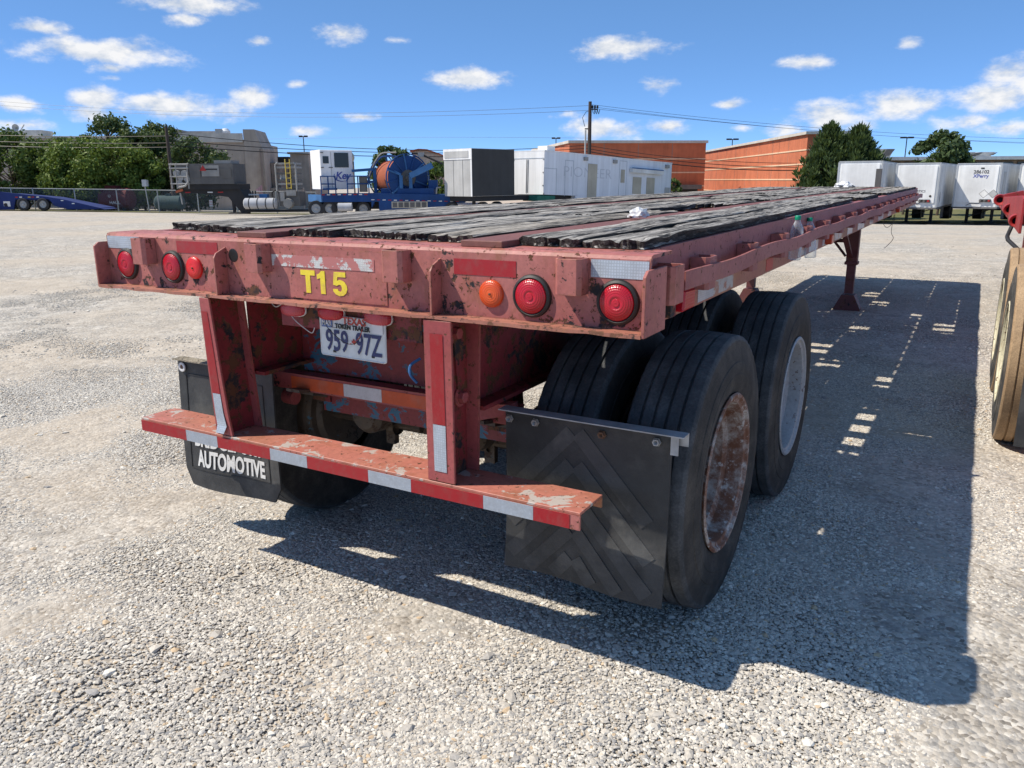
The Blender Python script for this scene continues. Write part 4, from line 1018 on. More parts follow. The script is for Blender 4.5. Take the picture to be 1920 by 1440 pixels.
f2 = MB().box(2.30, 2.92, 2.92, 2.932, .19, .80); f2.v = [(x, y-.10*(.8-z), z) for x, y, z in f2.v]
f2.build('mud_flap', 'rubber_flap', NB); B('flap_bracket', 'dark_steel', NB, (2.30, 2.95, 2.90, 2.96, .80, .84))

# grass verge and earth strip beyond the yard
def ground_patch(name, pts, mat, dz, label):
    """strip of ground between two lines of (px, depth)"""
    (n0, n1_), (f0, f1) = pts
    A = [spot(*n0).lerp(spot(*n1_), i/24) for i in range(25)]; Bq = [spot(*f0).lerp(spot(*f1), i/24) for i in range(25)]
    vs = []; 
    for a_, b_ in zip(A, Bq):
        for k in range(5):
            p_ = a_.lerp(b_, k/4); vs.append((p_.x, p_.y, hgt0(p_.x, p_.y)+dz))
    fs = [(i*5+k, i*5+k+1, i*5+5+k+1, i*5+5+k) for i in range(24) for k in range(4)]
    return tag(MB().add(vs, fs).build(name, mat, None, fixn=False), label, None, None, 'structure')
ground_patch('grass_verge', (((-400, 58), (620, 58)), ((-500, 64), (620, 64))), 'grass', .035, 'thin strip of dry grass along the chain link fence')
ground_patch('dirt_road', (((-500, 64.2), (900, 64.2)), ((-600, 80), (900, 80))), 'dry_earth', .03, 'tan dirt strip behind the chain link fence')
ground_patch('grass_field', (((1300, 56), (2500, 56)), ((1200, 84), (2500, 84))), 'grass', .03, 'grass behind the parked white van trailers')

# chain link fence
FN = thing('chain_link_fence', 'galvanised chain link fence along the left side of the yard', 'fence', (0, 0, 0))
fpx = [-140, -62, 17, 58, 136, 215, 292, 367, 440, 515, 590]
fp = [spot(p, 61.5) for p in fpx]
for p in fp:
    MB().tube([p, p+Vector((0, 0, 1.75))], .045, 8).build('post', 'galv_far', FN)
for a_, b_ in zip(fp[:-1], fp[1:]):
    MB().tube([a_+Vector((0, 0, 1.70)), b_+Vector((0, 0, 1.70))], .035, 6).build('top_rail', 'galv_far', FN)
    d_ = b_-a_; L_ = math.hypot(d_.x, d_.y)
    o = link('wire_mesh', MB().add([(0, 0, .05), (L_, 0, .05+d_.z), (L_, 0, 1.68+d_.z), (0, 0, 1.68)], [(0, 1, 2, 3)]).mesh('wire_mesh', 'chain_link', fixn=False), FN)
    o.location = a_; o.rotation_euler = (0, 0, math.atan2(d_.y, d_.x))
sg = thing('road_sign', 'small white sign on a leaning post by the fence', 'sign', spot(272, 60.5), VY)
MB().tube([(.05, 0, 0), (-.10, 0, 2.4)], .04, 8).build('post', 'galv_far', sg); B('sign_plate', 'sign_white', sg, (-.26, .08, -.07, -.045, 1.95, 2.45)); B('sign_plate', 'galv_far', sg, (.085, .18, -.06, .1, 1.95, 2.43))
for px_, lab in ((391, 'small pink and white notice hanging on the fence below the grey machine'), ):
    s1 = thing('fence_notice', lab, 'sign', spot(px_, 61.2)+Vector((0, 0, .5)), VY); B('notice_board', 'sign_white', s1, (-.13, .13, -.02, 0, 0, .5)); B('notice_band', 'sign_pink', s1, (-.12, .12, -.028, -.021, .12, .2), (-.12, .12, -.028, -.021, .32, .4))

# trees
def tree(name, label, px, t, h, w, base, mat, n, leaf, seed, shape='round', group=None, trunk=.12, gaps=.35, lift=0.0):
    g = np.random.default_rng(seed); p = spot(px, t); root = thing(name, label, 'tree', p, 0, group)
    cl = []
    # limbs
    mb = MB(); top = h*.8
    mb.tube([(0, 0, -.1), (g.normal(0, .1), g.normal(0, .1), h*.35), (g.normal(0, .2), g.normal(0, .2), top)], [trunk, trunk*.75, trunk*.2], 7)
    nb = {'round': 70, 'sparse': 34, 'cone': 230}[shape]
    for i in range(nb):
        a = g.random()*6.283; u = g.random()
        if shape == 'cone':
            z = base+(h-base)*u; rr = w*(1-((z-base)/(h-base))**2.2)*(.3+.7*math.sqrt(g.random()))*(.7+.5*g.random())+.05
        else:
            ph = math.acos(1-2*g.random()); z = base+(h-base)*(.5-.5*math.cos(ph)); rr = w*math.sin(ph)*(.55+.45*g.random())
        c = np.array([rr*math.cos(a), rr*math.sin(a), z]); s = w*((.15+.17*g.random()) if shape == 'round' else (.18+.16*g.random()) if shape == 'sparse' else (.13+.13*g.random()))
        cl.append((c, s)); z0 = max(base*.6, z-rr*.6-.2)
        mb.tube([(0, 0, min(z0, top)), tuple(c*.6+np.array([0, 0, z0*.4])), tuple(c)], [trunk*.35, trunk*.2, trunk*.06], 5)
    mb.build('trunk', 'bark', root, smooth=True, fixn=False)
    # leaves: tufts round every limb end
    ws = np.array([s**2 for _, s in cl]); ws /= ws.sum(); idx = g.choice(len(cl), n, p=ws)
    cen = np.array([c for c, _ in cl])[idx]; sz = np.array([s for _, s in cl])[idx]
    d = g.normal(0, 1, (n, 3)); d /= np.linalg.norm(d, axis=1)[:, None]
    pos = cen+d*(sz*(g.random(n)**.45)*np.where(g.random(n) < .16, 1.35, 1.0))[:, None]*np.array([1, 1, .8])
    ctone = g.random(len(cl))[idx]
    if shape == 'cone': up = np.stack([d[:, 0]*.6, d[:, 1]*.6, np.abs(d[:, 2])*.6+.5], 1)
    else: up = d+g.normal(0, .6, (n, 3))
    up /= np.linalg.norm(up, axis=1)[:, None]
    sd_ = np.cross(up, g.normal(0, 1, (n, 3))); sd_ /= np.linalg.norm(sd_, axis=1)[:, None]; fw = np.cross(up, sd_)
    L = leaf*(.6+.8*g.random(n))[:, None]
    A, Bb = (up, sd_) if shape == 'cone' else (fw, sd_)
    asp = .32 if shape == 'cone' else .55
    v0 = pos-A*L*.5; v1 = pos+Bb*L*asp*.5; v2 = pos+A*L*.5; v3 = pos-Bb*L*asp*.5
    V = np.stack([v0, v1, v2, v3], 1).reshape(-1, 3); V[:, 2] = np.maximum(V[:, 2], .02)
    F = np.arange(n*4).reshape(-1, 4)
    me = bpy.data.meshes.new('crown'); me.from_pydata(V.tolist(), [], F.tolist()); me.materials.append(MATS[mat])
    tn = np.clip(.55*ctone+.45*g.random(n), 0, 1); at = me.attributes.new('tone', 'FLOAT', 'POINT'); at.data.foreach_set('value', np.repeat(tn, 4).astype(np.float32)); me.update()
    link('crown', me, root); return root
TG = 'trees beyond the fence'
tree('tree', 'leafy green tree at the far left edge behind the blue car hauler', 22, 70, 6.2, 3.6, .8, 'leaf_mid', 13000, .30, 1, group=TG)
tree('tree', 'dark green tree just right of the leftmost tree, in front of the beige wall', 75, 72, 5.5, 2.2, .8, 'leaf_dark', 6500, .30, 2, group=TG)
tree('tree', 'bright green bushy tree nearest the fence', 180, 68, 5.5, 3.9, .5, 'leaf_bright', 15000, .27, 3, group=TG)
tree('tree', 'lower yellow green bush between the bright tree and the dark ones', 125, 67, 3.9, 2.0, .4, 'leaf_mid', 6000, .26, 4, group=TG)
tree('tree', 'bright green bush growing right of the bright bushy tree', 240, 69, 5.5, 3.0, .5, 'leaf_bright', 11000, .27, 5, group=TG)
tree('tree', 'tall airy tree with open crown rising above the beige roof', 212, 76, 8.3, 3.0, 3.2, 'leaf_dark', 3600, .34, 6, 'sparse', TG)
tree('tree', 'tall dark tree beside the wooden pole left of the beige gable', 300, 76, 7.7, 2.7, 2.4, 'leaf_dark', 4200, .34, 7, 'sparse', TG)
tree('tree', 'dark evergreen behind the grey machine', 365, 73, 6.2, 3.1, .6, 'leaf_juniper', 9000, .32, 8, group=TG)
tree('tree', 'leafy green tree filling the gap left of the bright bushy tree', 118, 73, 5.9, 3.0, .6, 'leaf_mid', 10000, .30, 19, group=TG)
tree('tree', 'broad dark green tree behind the bright bush and the wooden pole', 266, 74, 7.0, 3.2, .8, 'leaf_dark', 12000, .30, 20, group=TG)
tree('tree', 'low dark shrub between fence and red equipment', 322, 72, 4.4, 2.4, .3, 'leaf_dark', 3000, .3, 18, group=TG)
tree('tree', 'spiky juniper top showing behind the blue cable reel', 738, 66, 5.4, 1.9, 1.0, 'leaf_juniper', 3200, .42, 9, 'round', TG)
tree('tree', 'green juniper between cable reel and grey box trailer', 818, 63, 4.0, 1.8, .5, 'leaf_mid', 2400, .40, 10, 'round', TG)
tree('tree', 'tall dense juniper in front of the orange brick corner', 1550, 66, 7.4, 2.6, .3, 'leaf_juniper', 15000, .42, 11, 'cone', TG)
tree('tree', 'second dense juniper, just right of the tallest one', 1604, 65, 7.0, 2.7, .3, 'leaf_juniper', 16000, .42, 12, 'cone', TG)
tree('tree', 'shorter juniper filling the gap between the two tall ones', 1578, 65.5, 6.2, 2.6, .3, 'leaf_juniper', 12000, .42, 31, 'cone', TG)
tree('tree', 'loose juniper with pale trunk behind the middle white trailer', 1765, 70, 7.0, 2.3, 2.6, 'leaf_juniper', 6500, .42, 13, 'round', TG)
tree('tree', 'low juniper branch left of the loose juniper', 1700, 72, 3.9, 1.5, 1.6, 'leaf_juniper', 1800, .42, 14, 'round', TG)
tree('tree', 'green juniper cut off by the right edge', 1935, 68, 5.0, 1.6, .5, 'leaf_juniper', 3500, .44, 15, 'cone', TG)
tree('tree', 'small green shrub at the far corner of the white office trailer', 1264, 76, 3.3, .8, .3, 'leaf_mid', 900, .34, 16, 'round', TG)

# buildings
def slab(root, name, mat, x0, x1, y0, y1, z0, z1): return B(name, mat, root, (x0, x1, y0, y1, z0, z1))
bA = thing('store_building', 'long beige store building behind the left trees', 'building', spot(500, 92), VY+.09)
u = 92/FPX
def bx(px): return (px-500)*u
zt_ = lambda py, t: zrow(py, t)-spot(500, 92).z
slab(bA, 'wall', 'wall_beige', bx(-260), bx(330), 3, 20, -1, zt_(253, 92)); slab(bA, 'roof_trim', 'roof_trim', bx(-262), bx(331), 2.85, 20.1, zt_(253, 92)+.01, zt_(249, 92))
slab(bA, 'wall', 'wall_beige', bx(335), bx(464), 0, 20, -1, zt_(258, 92)); slab(bA, 'cornice', 'roof_trim', bx(334), bx(463), -.25, .0, zt_(258, 92)-.3, zt_(250, 92)+.2)
MB().prism([(bx(465), -1), (bx(465), zt_(240, 92)), (bx(485), zt_(240, 92)), (bx(489), zt_(252, 92)), (bx(496), zt_(268, 92)), (bx(499), zt_(275, 92)), (bx(499), -1)], 'y', -.3, 6).build('gable_wall', 'wall_beige', bA)
slab(bA, 'parapet', 'roof_trim', bx(340), bx(418), 3.0, 4.0, zt_(258, 92), zt_(240, 92)); slab(bA, 'parapet', 'wall_beige', bx(308), bx(341), -.4, 5, -1, zt_(238, 92))
slab(bA, 'vent_box', 'hvac', bx(410), bx(422), 1, 2, zt_(258, 92), zt_(238, 92))
MB().lathe([(0, .001), (0, .5), (.5, .55), (.8, .3), (.85, .001)], 'z', (bx(427), 1.5, zt_(250, 92)), 14).build('roof_fan', 'white_trim', bA)
slab(bA, 'annex_wall', 'wall_beige_dark', bx(500), bx(516), 3, 12, -1, zt_(298, 92)); slab(bA, 'low_wall', 'wall_beige', bx(500), bx(560), 2, 3, -1, zt_(345, 92)); slab(bA, 'downpipe', 'wall_beige_dark', bx(493), bx(496), -.7, -.4, 0, zt_(275, 92))
for px_, w_ in ((3, 22), (45, 28)):
    MB().prism([(bx(px_-2), zt_(236, 92)), (bx(px_+w_), zt_(236, 92)), (bx(px_+w_-3), zt_(249, 92)), (bx(px_+2), zt_(249, 92))], 'y', 5, 8).build('roof_unit', 'hvac', bA)
MB().lathe([(.25, .001), (.12, .15), (.02, .36), (0, .4)], 'y', (bx(31), 4.5, zt_(232, 92)), 18).build('satellite_dish', 'galv_far', bA); MB().tube([(bx(33), 5, zt_(250, 92)), (bx(32), 4.6, zt_(232, 92))], .05, 6).tube([(bx(38), 4.6, zt_(238, 92)), (bx(48), 4.4, zt_(227, 92))], .06, 6).build('dish_mast', 'galv_far', bA)
for k in range(3): slab(bA, 'wall_notice', 'sign_pink', bx(481+k*4), bx(484+k*4), -.42, -.35, zt_(352+2*k, 92), zt_(346-3*k, 92))
slab(bA, 'wall_stripe', 'wall_beige_dark', bx(112), bx(117), 2.7, 2.84, -1, zt_(255, 92))

bB = thing('brick_store', 'dark brown brick building behind the utility pole', 'building', spot(1067, 102), VY+.13)
u = 102/FPX; bz = spot(1067, 102).z
X1 = (1331-1067)*u; Hb = zrow(268, 102)-bz
slab(bB, 'wall', 'brick_orange', 0, X1, 0, 30, -1, Hb); slab(bB, 'coping', 'roof_trim', -.2, X1+.2, -.25, 30.2, Hb+.01, Hb+.35)
for zz in (.30, .52, .74): slab(bB, 'wall_band', 'brick_stripe', -.02, X1+.02, -.05, -.003, Hb*zz, Hb*zz+.16)
for k in range(1, 4): slab(bB, 'wall_joint', 'wall_beige_dark', X1*k/4-.04, X1*k/4+.04, -.012, -.003, 0, Hb)
slab(bB, 'loading_door', 'machine_dark', X1*.79, X1*.95, -.2, -.06, 0, Hb*.26); slab(bB, 'door_canopy', 'machine_grey', X1*.78, X1*.96, -1.2, -.21, Hb*.26, Hb*.33)
B('roof_vent', 'white_trim', bB, (X1*.22, X1*.26, 1, 2, Hb*.86, Hb*.9))
p0, p1 = spot(1508, 78), spot(1315, 132)
d_ = p1-p0; L2 = math.hypot(d_.x, d_.y)
bC = thing('brick_warehouse', 'bright orange brick building with cream stripes beside the junipers', 'building', p0, math.atan2(d_.y, d_.x))
Hc = zrow(255, 78)-p0.z
slab(bC, 'wall', 'brick_orange', 0, L2, -5.5, 0, -1, Hc); slab(bC, 'coping', 'roof_trim', -.25, L2+.2, -5.7, .25, Hc+.01, Hc+.28)
for zz in (.20, .42, .62, .80): slab(bC, 'wall_band', 'brick_stripe', -.04, L2+.02, .003, .05, Hc*zz, Hc*zz+.14)
for zz in (.20, .42, .62, .80): slab(bC, 'wall_band', 'brick_stripe', -.07, -.003, -5.5, -.01, Hc*zz, Hc*zz+.14)
for k in range(1, 9): slab(bC, 'wall_joint', 'wall_beige_dark', L2*k/9-.03, L2*k/9+.03, .003, .012, 0, Hc)
bD = thing('office_building', 'low white roofed building behind the parked van trailers', 'building', spot(1620, 90), VY-.03)
u = 90/FPX; bz = spot(1620, 90).z; Z = lambda py: zrow(py, 90)-bz
slab(bD, 'wall', 'wall_beige_dark', 0, 460*u, 1.5, 25, -1, Z(303)); slab(bD, 'fascia', 'white_trim', -.5, 465*u, 0, 25.5, Z(302), Z(296))
for k in range(9): slab(bD, 'window_band', 'dark_glass', (40+k*42)*u, (74+k*42)*u, 1.35, 1.47, Z(330), Z(306))
for px0_, px1_, hh_ in ((18, 72, 281), (200, 226, 288), (228, 262, 288), (380, 420, 286)):
    MB().prism([(px0_*u, Z(296)+.02), (px0_*u, Z(hh_)), ((px1_-26)*u, Z(hh_-1)), (px1_*u, Z(hh_-1)), ((px1_-8)*u, Z(296)+.02)], 'y', 3, 6).build('roof_unit', 'hvac', bD)
    MB().prism([((px0_+30)*u, Z(293)), ((px0_+38)*u, Z(hh_)), (px1_*u, Z(hh_)), ((px1_-10)*u, Z(293))], 'y', 2.85, 2.99).build('intake_hood', 'machine_grey', bD)
bE = thing('arched_building', 'far pale building with curved roof edge behind the cable reel', 'building', spot(775, 110), VY)
u = 110/FPX; bz = spot(775, 110).z; Z = lambda py: zrow(py, 110)-bz
MB().prism([(0, -1), (0, Z(282)), (12*u, Z(279)), (28*u, Z(280)), (50*u, Z(287)), (56*u, Z(290)), (56*u, -1)], 'y', 0, 12).build('wall', 'wall_beige', bE)
MB().prism([(-.3, Z(282)+.02), (12*u, Z(279)+.02), (28*u, Z(280)+.02), (57*u, Z(290)+.02), (57*u, Z(287)), (28*u, Z(277)), (12*u, Z(276)), (-.3, Z(279))], 'y', -.3, 12.2).build('roof_edge', 'reel_orange', bE)
bF = thing('rooftop_shed', 'dark square rooftop plant box right of the beige gable', 'building', spot(517, 100), VY)
u = 100/FPX; bz = spot(517, 100).z; Z = lambda py: zrow(py, 100)-bz
slab(bF, 'wall', 'wall_beige', -8*u, 70*u, 1, 8, -1, Z(306)); slab(bF, 'plant_box', 'machine_dark', 0, 20*u, 1.5, 4, Z(306)+.01, Z(288)); slab(bF, 'tower', 'wall_beige', 28*u, 62*u, .5, 4, -1, Z(284)); slab(bF, 'tower_cap', 'roof_trim', 24*u, 64*u, .2, 4.2, Z(284)+.01, Z(280))

# poles and wires
def pole(name, label, px, t, pytop, r, mat, cat='pole', lean=0):
    p = spot(px, t); root = thing(name, label, cat, p, VY); h = zrow(pytop, t)-p.z
    MB().tube([(0, 0, -.2), (lean, 0, h)], [r, r*.7], 10).build('shaft', mat, root, smooth=True); return root, h
up1, hP = pole('utility_pole', 'tall dark wooden utility pole behind the white office trailer', 1104, 82, 195, .24, 'pole_wood', 'utility pole')
MB().tube([(-.42, 0, 0), (-.42, 0, hP*.75)], .09, 8).build('conduit', 'galv_far', up1)
MB().beam((-.5, 0, hP*.76), (.1, 0, hP*.76), .1, .12).beam((-.1, 0, hP*.93), (.8, 0, hP*.93), .08, .1).build('cross_arm', 'pole_wood', up1)
for k in range(3):
    MB().lathe([(0, .001), (0, .10), (.25, .10), (.3, .05), (.32, .001)], 'z', (.25+.25*k, 0, hP*.94), 10).build('insulator', 'machine_dark', up1)
    MB().tube([(.2+.25*k, 0, hP*.95), (.32+.25*k, -.1, hP*.90), (.45+.22*k, 0, hP*.89), (.5+.25*k, .05, hP*.93)], .035, 6).build('jumper', 'machine_dark', up1)
MB().tube([(-.5, 0, hP*.78), (-.75, 0, hP*.86), (-.4, 0, hP*.91), (-.05, 0, hP*.92)], .03, 6).build('jumper', 'machine_dark', up1)
up2, hQ = pole('utility_pole', 'short dark wooden pole among the left trees', 322, 66, 233, .17, 'pole_wood', 'utility pole')
for px_, t_, py_, lab in ((574, 130, 253, 'thin parking lot light pole above the yellow ladder rack'), (1042, 130, 259, 'thin light pole left of the dark brick building'), (1369, 135, 263, 'two headed light pole above the gap between brick buildings'), (1692, 125, 262, 'two headed light pole above the low white roof')):
    o, h_ = pole('light_pole', lab, px_, t_, py_, .10, 'machine_dark', 'light pole'); wd = 1.0 if px_ in (1369, 1692) else .7
    o['group'] = 'parking lot light poles'
    B('lamp_head', 'machine_dark', o, (-wd, -.15, -.2, .2, h_-.1, h_+.15), (.15, wd, -.2, .2, h_-.1, h_+.15)); B('lamp_arm', 'machine_dark', o, (-.149, .149, -.05, .05, h_-.05, h_+.05))
def wire(label, A, Bq, r=.022, sag=.8):
    a_ = CAM+pray(A[0], A[1])*A[2]; b_ = CAM+pray(Bq[0], Bq[1])*Bq[2]; pts = []
    for i in range(25):
        k = i/24; p = a_.lerp(b_, k); p.z -= sag*4*k*(1-k); pts.append(p)
    o = MB().tube(pts, r, 5, caps=False).build('overhead_wire', 'wire_black'); return tag(o, label, 'wire', 'overhead wires')
wire('upper overhead wire sagging left from the tall utility pole', (-200, 170, 110), (1103, 198, 82), .016, 1.7); wire('second overhead wire just below the upper one left of the pole', (-200, 178, 110), (1103, 207, 82), .016, 1.6)
wire('upper overhead wire running right from the tall pole', (1108, 196, 82), (2100, 262, 95), .016, .9); wire('middle overhead wire running right from the tall pole', (1108, 200, 82), (2100, 270, 95), .016, .9); wire('lower overhead wire running right from the tall pole', (1108, 203, 82), (2100, 274, 95), .016, .7)
wire('thick black cable crossing the orange brick wall', (1104, 284, 82), (1560, 318, 80), .05, .7); wire('upper thin cable crossing both brick buildings', (1104, 273, 82), (1560, 305, 80), .028, .6); wire('middle cable crossing both brick buildings', (1104, 279, 82), (1560, 313, 80), .035, .6)
wire('top dark cable in front of the left trees', (-200, 246, 66), (322, 255, 66), .03, .2); wire('middle dark cable in front of the left trees', (-200, 257, 66), (322, 268, 66), .03, .2); wire('lowest dark cable in front of the left trees', (-200, 266, 66), (322, 276, 66), .035, .2)
wire('top dark cable from the short pole across the beige gable', (322, 250, 66), (1104, 272, 82), .028, .9); wire('middle dark cable from the short pole across the beige gable', (322, 264, 66), (1104, 278, 82), .03, .7); wire('lowest dark cable from the short pole across the beige gable', (322, 273, 66), (1104, 284, 82), .035, .7)
wire('thin grey telephone wire low over the white trailers', (-200, 300, 130), (1103, 259, 82), .012, -1.2)

# shared far wheel
def far_wheel(parent, x, y, z, r=.5, w_=.28, hub='galv_far'):
    wh = link('wheel', MB().lathe([(0, r*.6), (-.02, r*.9), (0, r), (w_, r), (w_, r*.5)], 'y', (0, 0, 0), 24).mesh('wheel', 'dark_steel', smooth=True, angle=40), parent); wh.location = (x, y, z)
    link('hub', MB().lathe([(.03, r*.6), (.0, r*.5), (.06, r*.42), (.06, r*.16), (-.01, r*.15), (-.015, .001)], 'y', (0, 0, 0), 18).mesh('hub', hub, smooth=True, angle=40), wh); return wh
# blue car hauler
hp = spot(0, 58.5); HL = thing('car_hauler_trailer', 'dark blue car hauler trailer with sloping tail at the left edge', 'trailer', hp, VY); u = 58.5/FPX
Z = lambda py: max(.02, (387-py)*u); X = lambda px: px*u
MB().prism([(X(-160), Z(372)), (X(-160), Z(352)), (X(0), Z(352)), (X(24), Z(355)), (X(80), Z(361)), (X(112), Z(366)), (X(178), Z(382)), (X(178), Z(385)), (X(120), Z(385)), (X(95), Z(378)), (X(88), Z(366)), (X(24), Z(366)), (X(18), Z(385)), (X(-20), Z(385)), (X(-22), Z(372))], 'y', -.10, .05).build('side_frame', 'hauler_blue', HL)
MB().prism([(X(-160), Z(366)), (X(-160), Z(356)), (X(0), Z(356)), (X(80), Z(363)), (X(178), Z(383)), (X(178), Z(385)), (X(100), Z(372)), (X(80), Z(368))], 'y', .06, 2.4).build('deck', 'hauler_blue', HL)
MB().prism([(X(100), Z(382)), (X(130), Z(374)), (X(186), Z(385.5)), (X(150), Z(385.5))], 'y', .2, 2.2).build('ramp', 'hauler_blue', HL)
for px_ in (37.6, 75): far_wheel(HL, X(px_), -.15, .46, .46)
for px_ in (-60,): far_wheel(HL, X(px_), -.15, .46, .46)
B('white_panel', 'white_trim', HL, (X(1), X(13.5), -.125, -.105, Z(379), Z(369.5))); MB().prism([(X(1.5), Z(379)), (X(1.5), Z(374)), (X(5), Z(372.5)), (X(8), Z(373.5)), (X(8.5), Z(379))], 'y', -.128, -.1255).build('dark_patch', 'black_text', HL)  # blank white panel with a dark blotch, carries no number
for px_, mm in ((27, 'sign_red'), (35, 'white_trim'), (51, 'ladder_yellow'), (58, 'sign_red'), (67, 'white_trim'), (112, 'white_trim'), (132, 'white_trim')): B('reflector', mm, HL, (X(px_-2.5), X(px_+2.5), -.125, -.105, Z(363 if px_ < 100 else 362+(px_-100)*.28+4.2), Z(361 if px_ < 100 else 360.4+(px_-100)*.28+4.2)))
# red equipment given a tank shape and teal tank, both coloured dark for shade
rt = thing('red_equipment', 'red equipment shaped as a tank with white lettering behind the fence', 'tank', spot(215, 66), VY)
MB().lathe([(-1.3, .001), (-1.3, .7), (-1.1, .9), (1.1, .9), (1.3, .7), (1.3, .001)], 'x', (0, 0, 1.0), 20).build('vessel', 'equipment_red_shade', rt, smooth=True, angle=40); B('cradle', 'machine_dark', rt, (-.8, -.6, -.6, .6, 0, .3), (.6, .8, -.6, .6, 0, .3)); B('hatch', 'equipment_red_shade', rt, (-.7, .2, -.5, .5, 1.8, 2.1))
text_on('lettering', 'HAUL', .34, 'white_trim', rt, Matrix.Translation((.2, -.92, .72)) @ Matrix.Rotation(R(90), 4, 'X'), extrude=.002, bold=.004); text_on('lettering', 'U', .3, 'white_trim', rt, Matrix.Translation((-.2, -.91, 1.25)) @ Matrix.Rotation(R(90), 4, 'X'), extrude=.002, bold=.004)
tt = thing('teal_tank', 'teal tank, darkened for shade, lying behind the fence', 'tank', spot(313, 66), VY)
MB().lathe([(-1.2, .001), (-1.15, .45), (-1.0, .6), (1.0, .6), (1.15, .45), (1.2, .001)], 'x', (0, 0, .75), 20).build('vessel', 'teal_tank', tt, smooth=True, angle=40); B('saddle', 'machine_dark', tt, (-.7, -.55, -.4, .4, 0, .3), (.55, .7, -.4, .4, 0, .3)); B('hatch', 'teal_tank', tt, (-.2, .2, -.2, .2, 1.3, 1.5))

# equipment trailer
ep = spot(320, 52); EQ = thing('equipment_trailer', 'gooseneck trailer carrying a grey power unit, silver tank and pipe rack', 'trailer', ep, VY-.05); u = 52/FPX
GZ = 397; Z = lambda py: (GZ-py)*u; X = lambda px: (px-320)*u
B('power_unit', 'machine_grey', EQ, (X(356), X(440), .0, 2.2, Z(342), Z(305)))
for a_, b_, c_, d2 in ((358, 378, 340, 306), (381, 414, 337, 306), (417, 437, 340, 312)): B('access_panel', 'machine_light' if a_ == 381 else 'machine_grey', EQ, (X(a_), X(b_), -.03, -.002, Z(c_-9), Z(d2+2)))
B('roof_box', 'machine_light', EQ, (X(403), X(436), .2, 1.6, Z(305)+.01, Z(299)))
B('lower_skid', 'machine_dark', EQ, (X(340), X(448), .1, 2.1, Z(352), Z(342)-.01))
MB().prism([(-.22, 0), (.22, 0), (0, .36)], 'y', -.05, -.032).build('warning_triangle', 'sign_red', EQ).location = (X(384), 0, Z(318))
B('label_strip', 'machine_dark', EQ, (X(389), X(411), -.036, -.031, Z(316.5), Z(314)))
for px_ in (322, 332, 354): MB().tube([(X(px_), -.05, Z(350)), (X(px_), -.05, Z(308)), (X(px_)+.1, -.05, Z(304))], .045, 8).build('cage_post', 'machine_light', EQ, smooth=True)
for py_ in (306, 313, 328, 341): MB().tube([(X(320), -.05, Z(py_)), (X(356), -.05, Z(py_))], .05, 8).build('cage_rail', 'machine_light', EQ)
MB().tube([(X(335), -.1, Z(348)), (X(348), -.1, Z(345)), (X(354), -.1, Z(338)), (X(354), -.1, Z(320))], .07, 8).build('cage_rail', 'machine_light', EQ, smooth=True)
B('cage_back', 'machine_grey', EQ, (X(324), X(355), .6, 2.0, Z(345), Z(306)))
for k, (px_, py_) in enumerate(((328, 322), (336, 330), (343, 322), (348, 333), (333, 340))): MB().lathe([(-.12, .001), (-.12, .2), (.12, .2), (.12, .001)], 'y', (X(px_), .35, Z(py_)), 12).build('pump', 'galv_far', EQ)
MB().prism([(X(324), Z(357)), (X(324), Z(352)), (X(448), Z(352)), (X(458), Z(372)), (X(458), Z(390)), (X(590), Z(390)), (X(590), Z(386)), (X(600), Z(386)), (X(600), Z(394)), (X(446), Z(394)), (X(424), Z(366)), (X(380), Z(360))], 'y', .25, 1.9).build('frame', 'machine_dark', EQ)
for px_ in (347, 390, 410): B('reflector', 'sign_red' if px_ != 390 else 'white_trim', EQ, (X(px_-5), X(px_+5), .22, .245, Z(358), Z(356)))
MB().beam((X(326), .1, Z(356)), (X(340), .1, Z(352)), .1, .14).build('bumper_board', 'reel_orange', EQ); MB().tube([(X(333), .2, Z(358)), (X(335), .2, Z(379))], .05, 6).build('drop_leg', 'machine_light', EQ)
for px_ in (431, 450): MB().beam((X(px_), .4, Z(366)), (X(px_+1), .4, Z(394)), .16, .16).box(X(px_)-.3, X(px_)+.35, .15, .65, 0, .09).build('support_leg', 'machine_dark', EQ)
MB().lathe([(X(456), .001), (X(457), .28), (X(459), .36), (X(517), .36), (X(519), .28), (X(520), .001)], 'x', (0, .0, Z(378)), 22).build('air_tank', 'tank_silver', EQ, smooth=True, angle=40)
for px_ in (468, 484, 500, 515): MB().lathe([(X(px_)-.03, .372), (X(px_)+.03, .372)], 'x', (0, 0, Z(378)), 22).build('tank_strap', 'machine_dark', EQ)
B('valve_block', 'rig_blue_light', EQ, (X(482), X(497), .4, .8, Z(369), Z(361))); 
for px_ in (465, 470, 475): MB().tube([(X(px_), .4, Z(369)), (X(px_), .4, Z(355))], .05, 8).build('valve_stem', 'machine_dark', EQ)
MB().tube([(X(462), .4, Z(362)), (X(482), .4, Z(362))], .06, 8).build('manifold', 'galv_far', EQ)
MB().tube([(X(508), .4, Z(372)), (X(507), .4, Z(358)), (X(514), .4, Z(354)), (X(520), .4, Z(358)), (X(521), .4, Z(372))], .05, 8).build('hose', 'machine_dark', EQ, smooth=True)
B('engine_block', 'machine_grey', EQ, (X(523), X(562), .1, 1.4, Z(383), Z(357))); B('engine_cover', 'machine_light', EQ, (X(526), X(534), .0, .09, Z(374), Z(358)), (X(538), X(556), .0, .09, Z(364), Z(354)))
MB().lathe([(-.3, .001), (-.3, .3), (.1, .35), (.1, .001)], 'y', (X(541), .1, Z(378)), 16).build('flywheel_housing', 'machine_light', EQ, smooth=True, angle=40)
for px_ in (519, 557): MB().tube([(X(px_), .2, Z(356)), (X(px_), .2, Z(308)), (X(px_)+(.15 if px_ == 519 else -.15), .2, Z(304))], .06, 8).build('rack_post', 'machine_light', EQ, smooth=True)
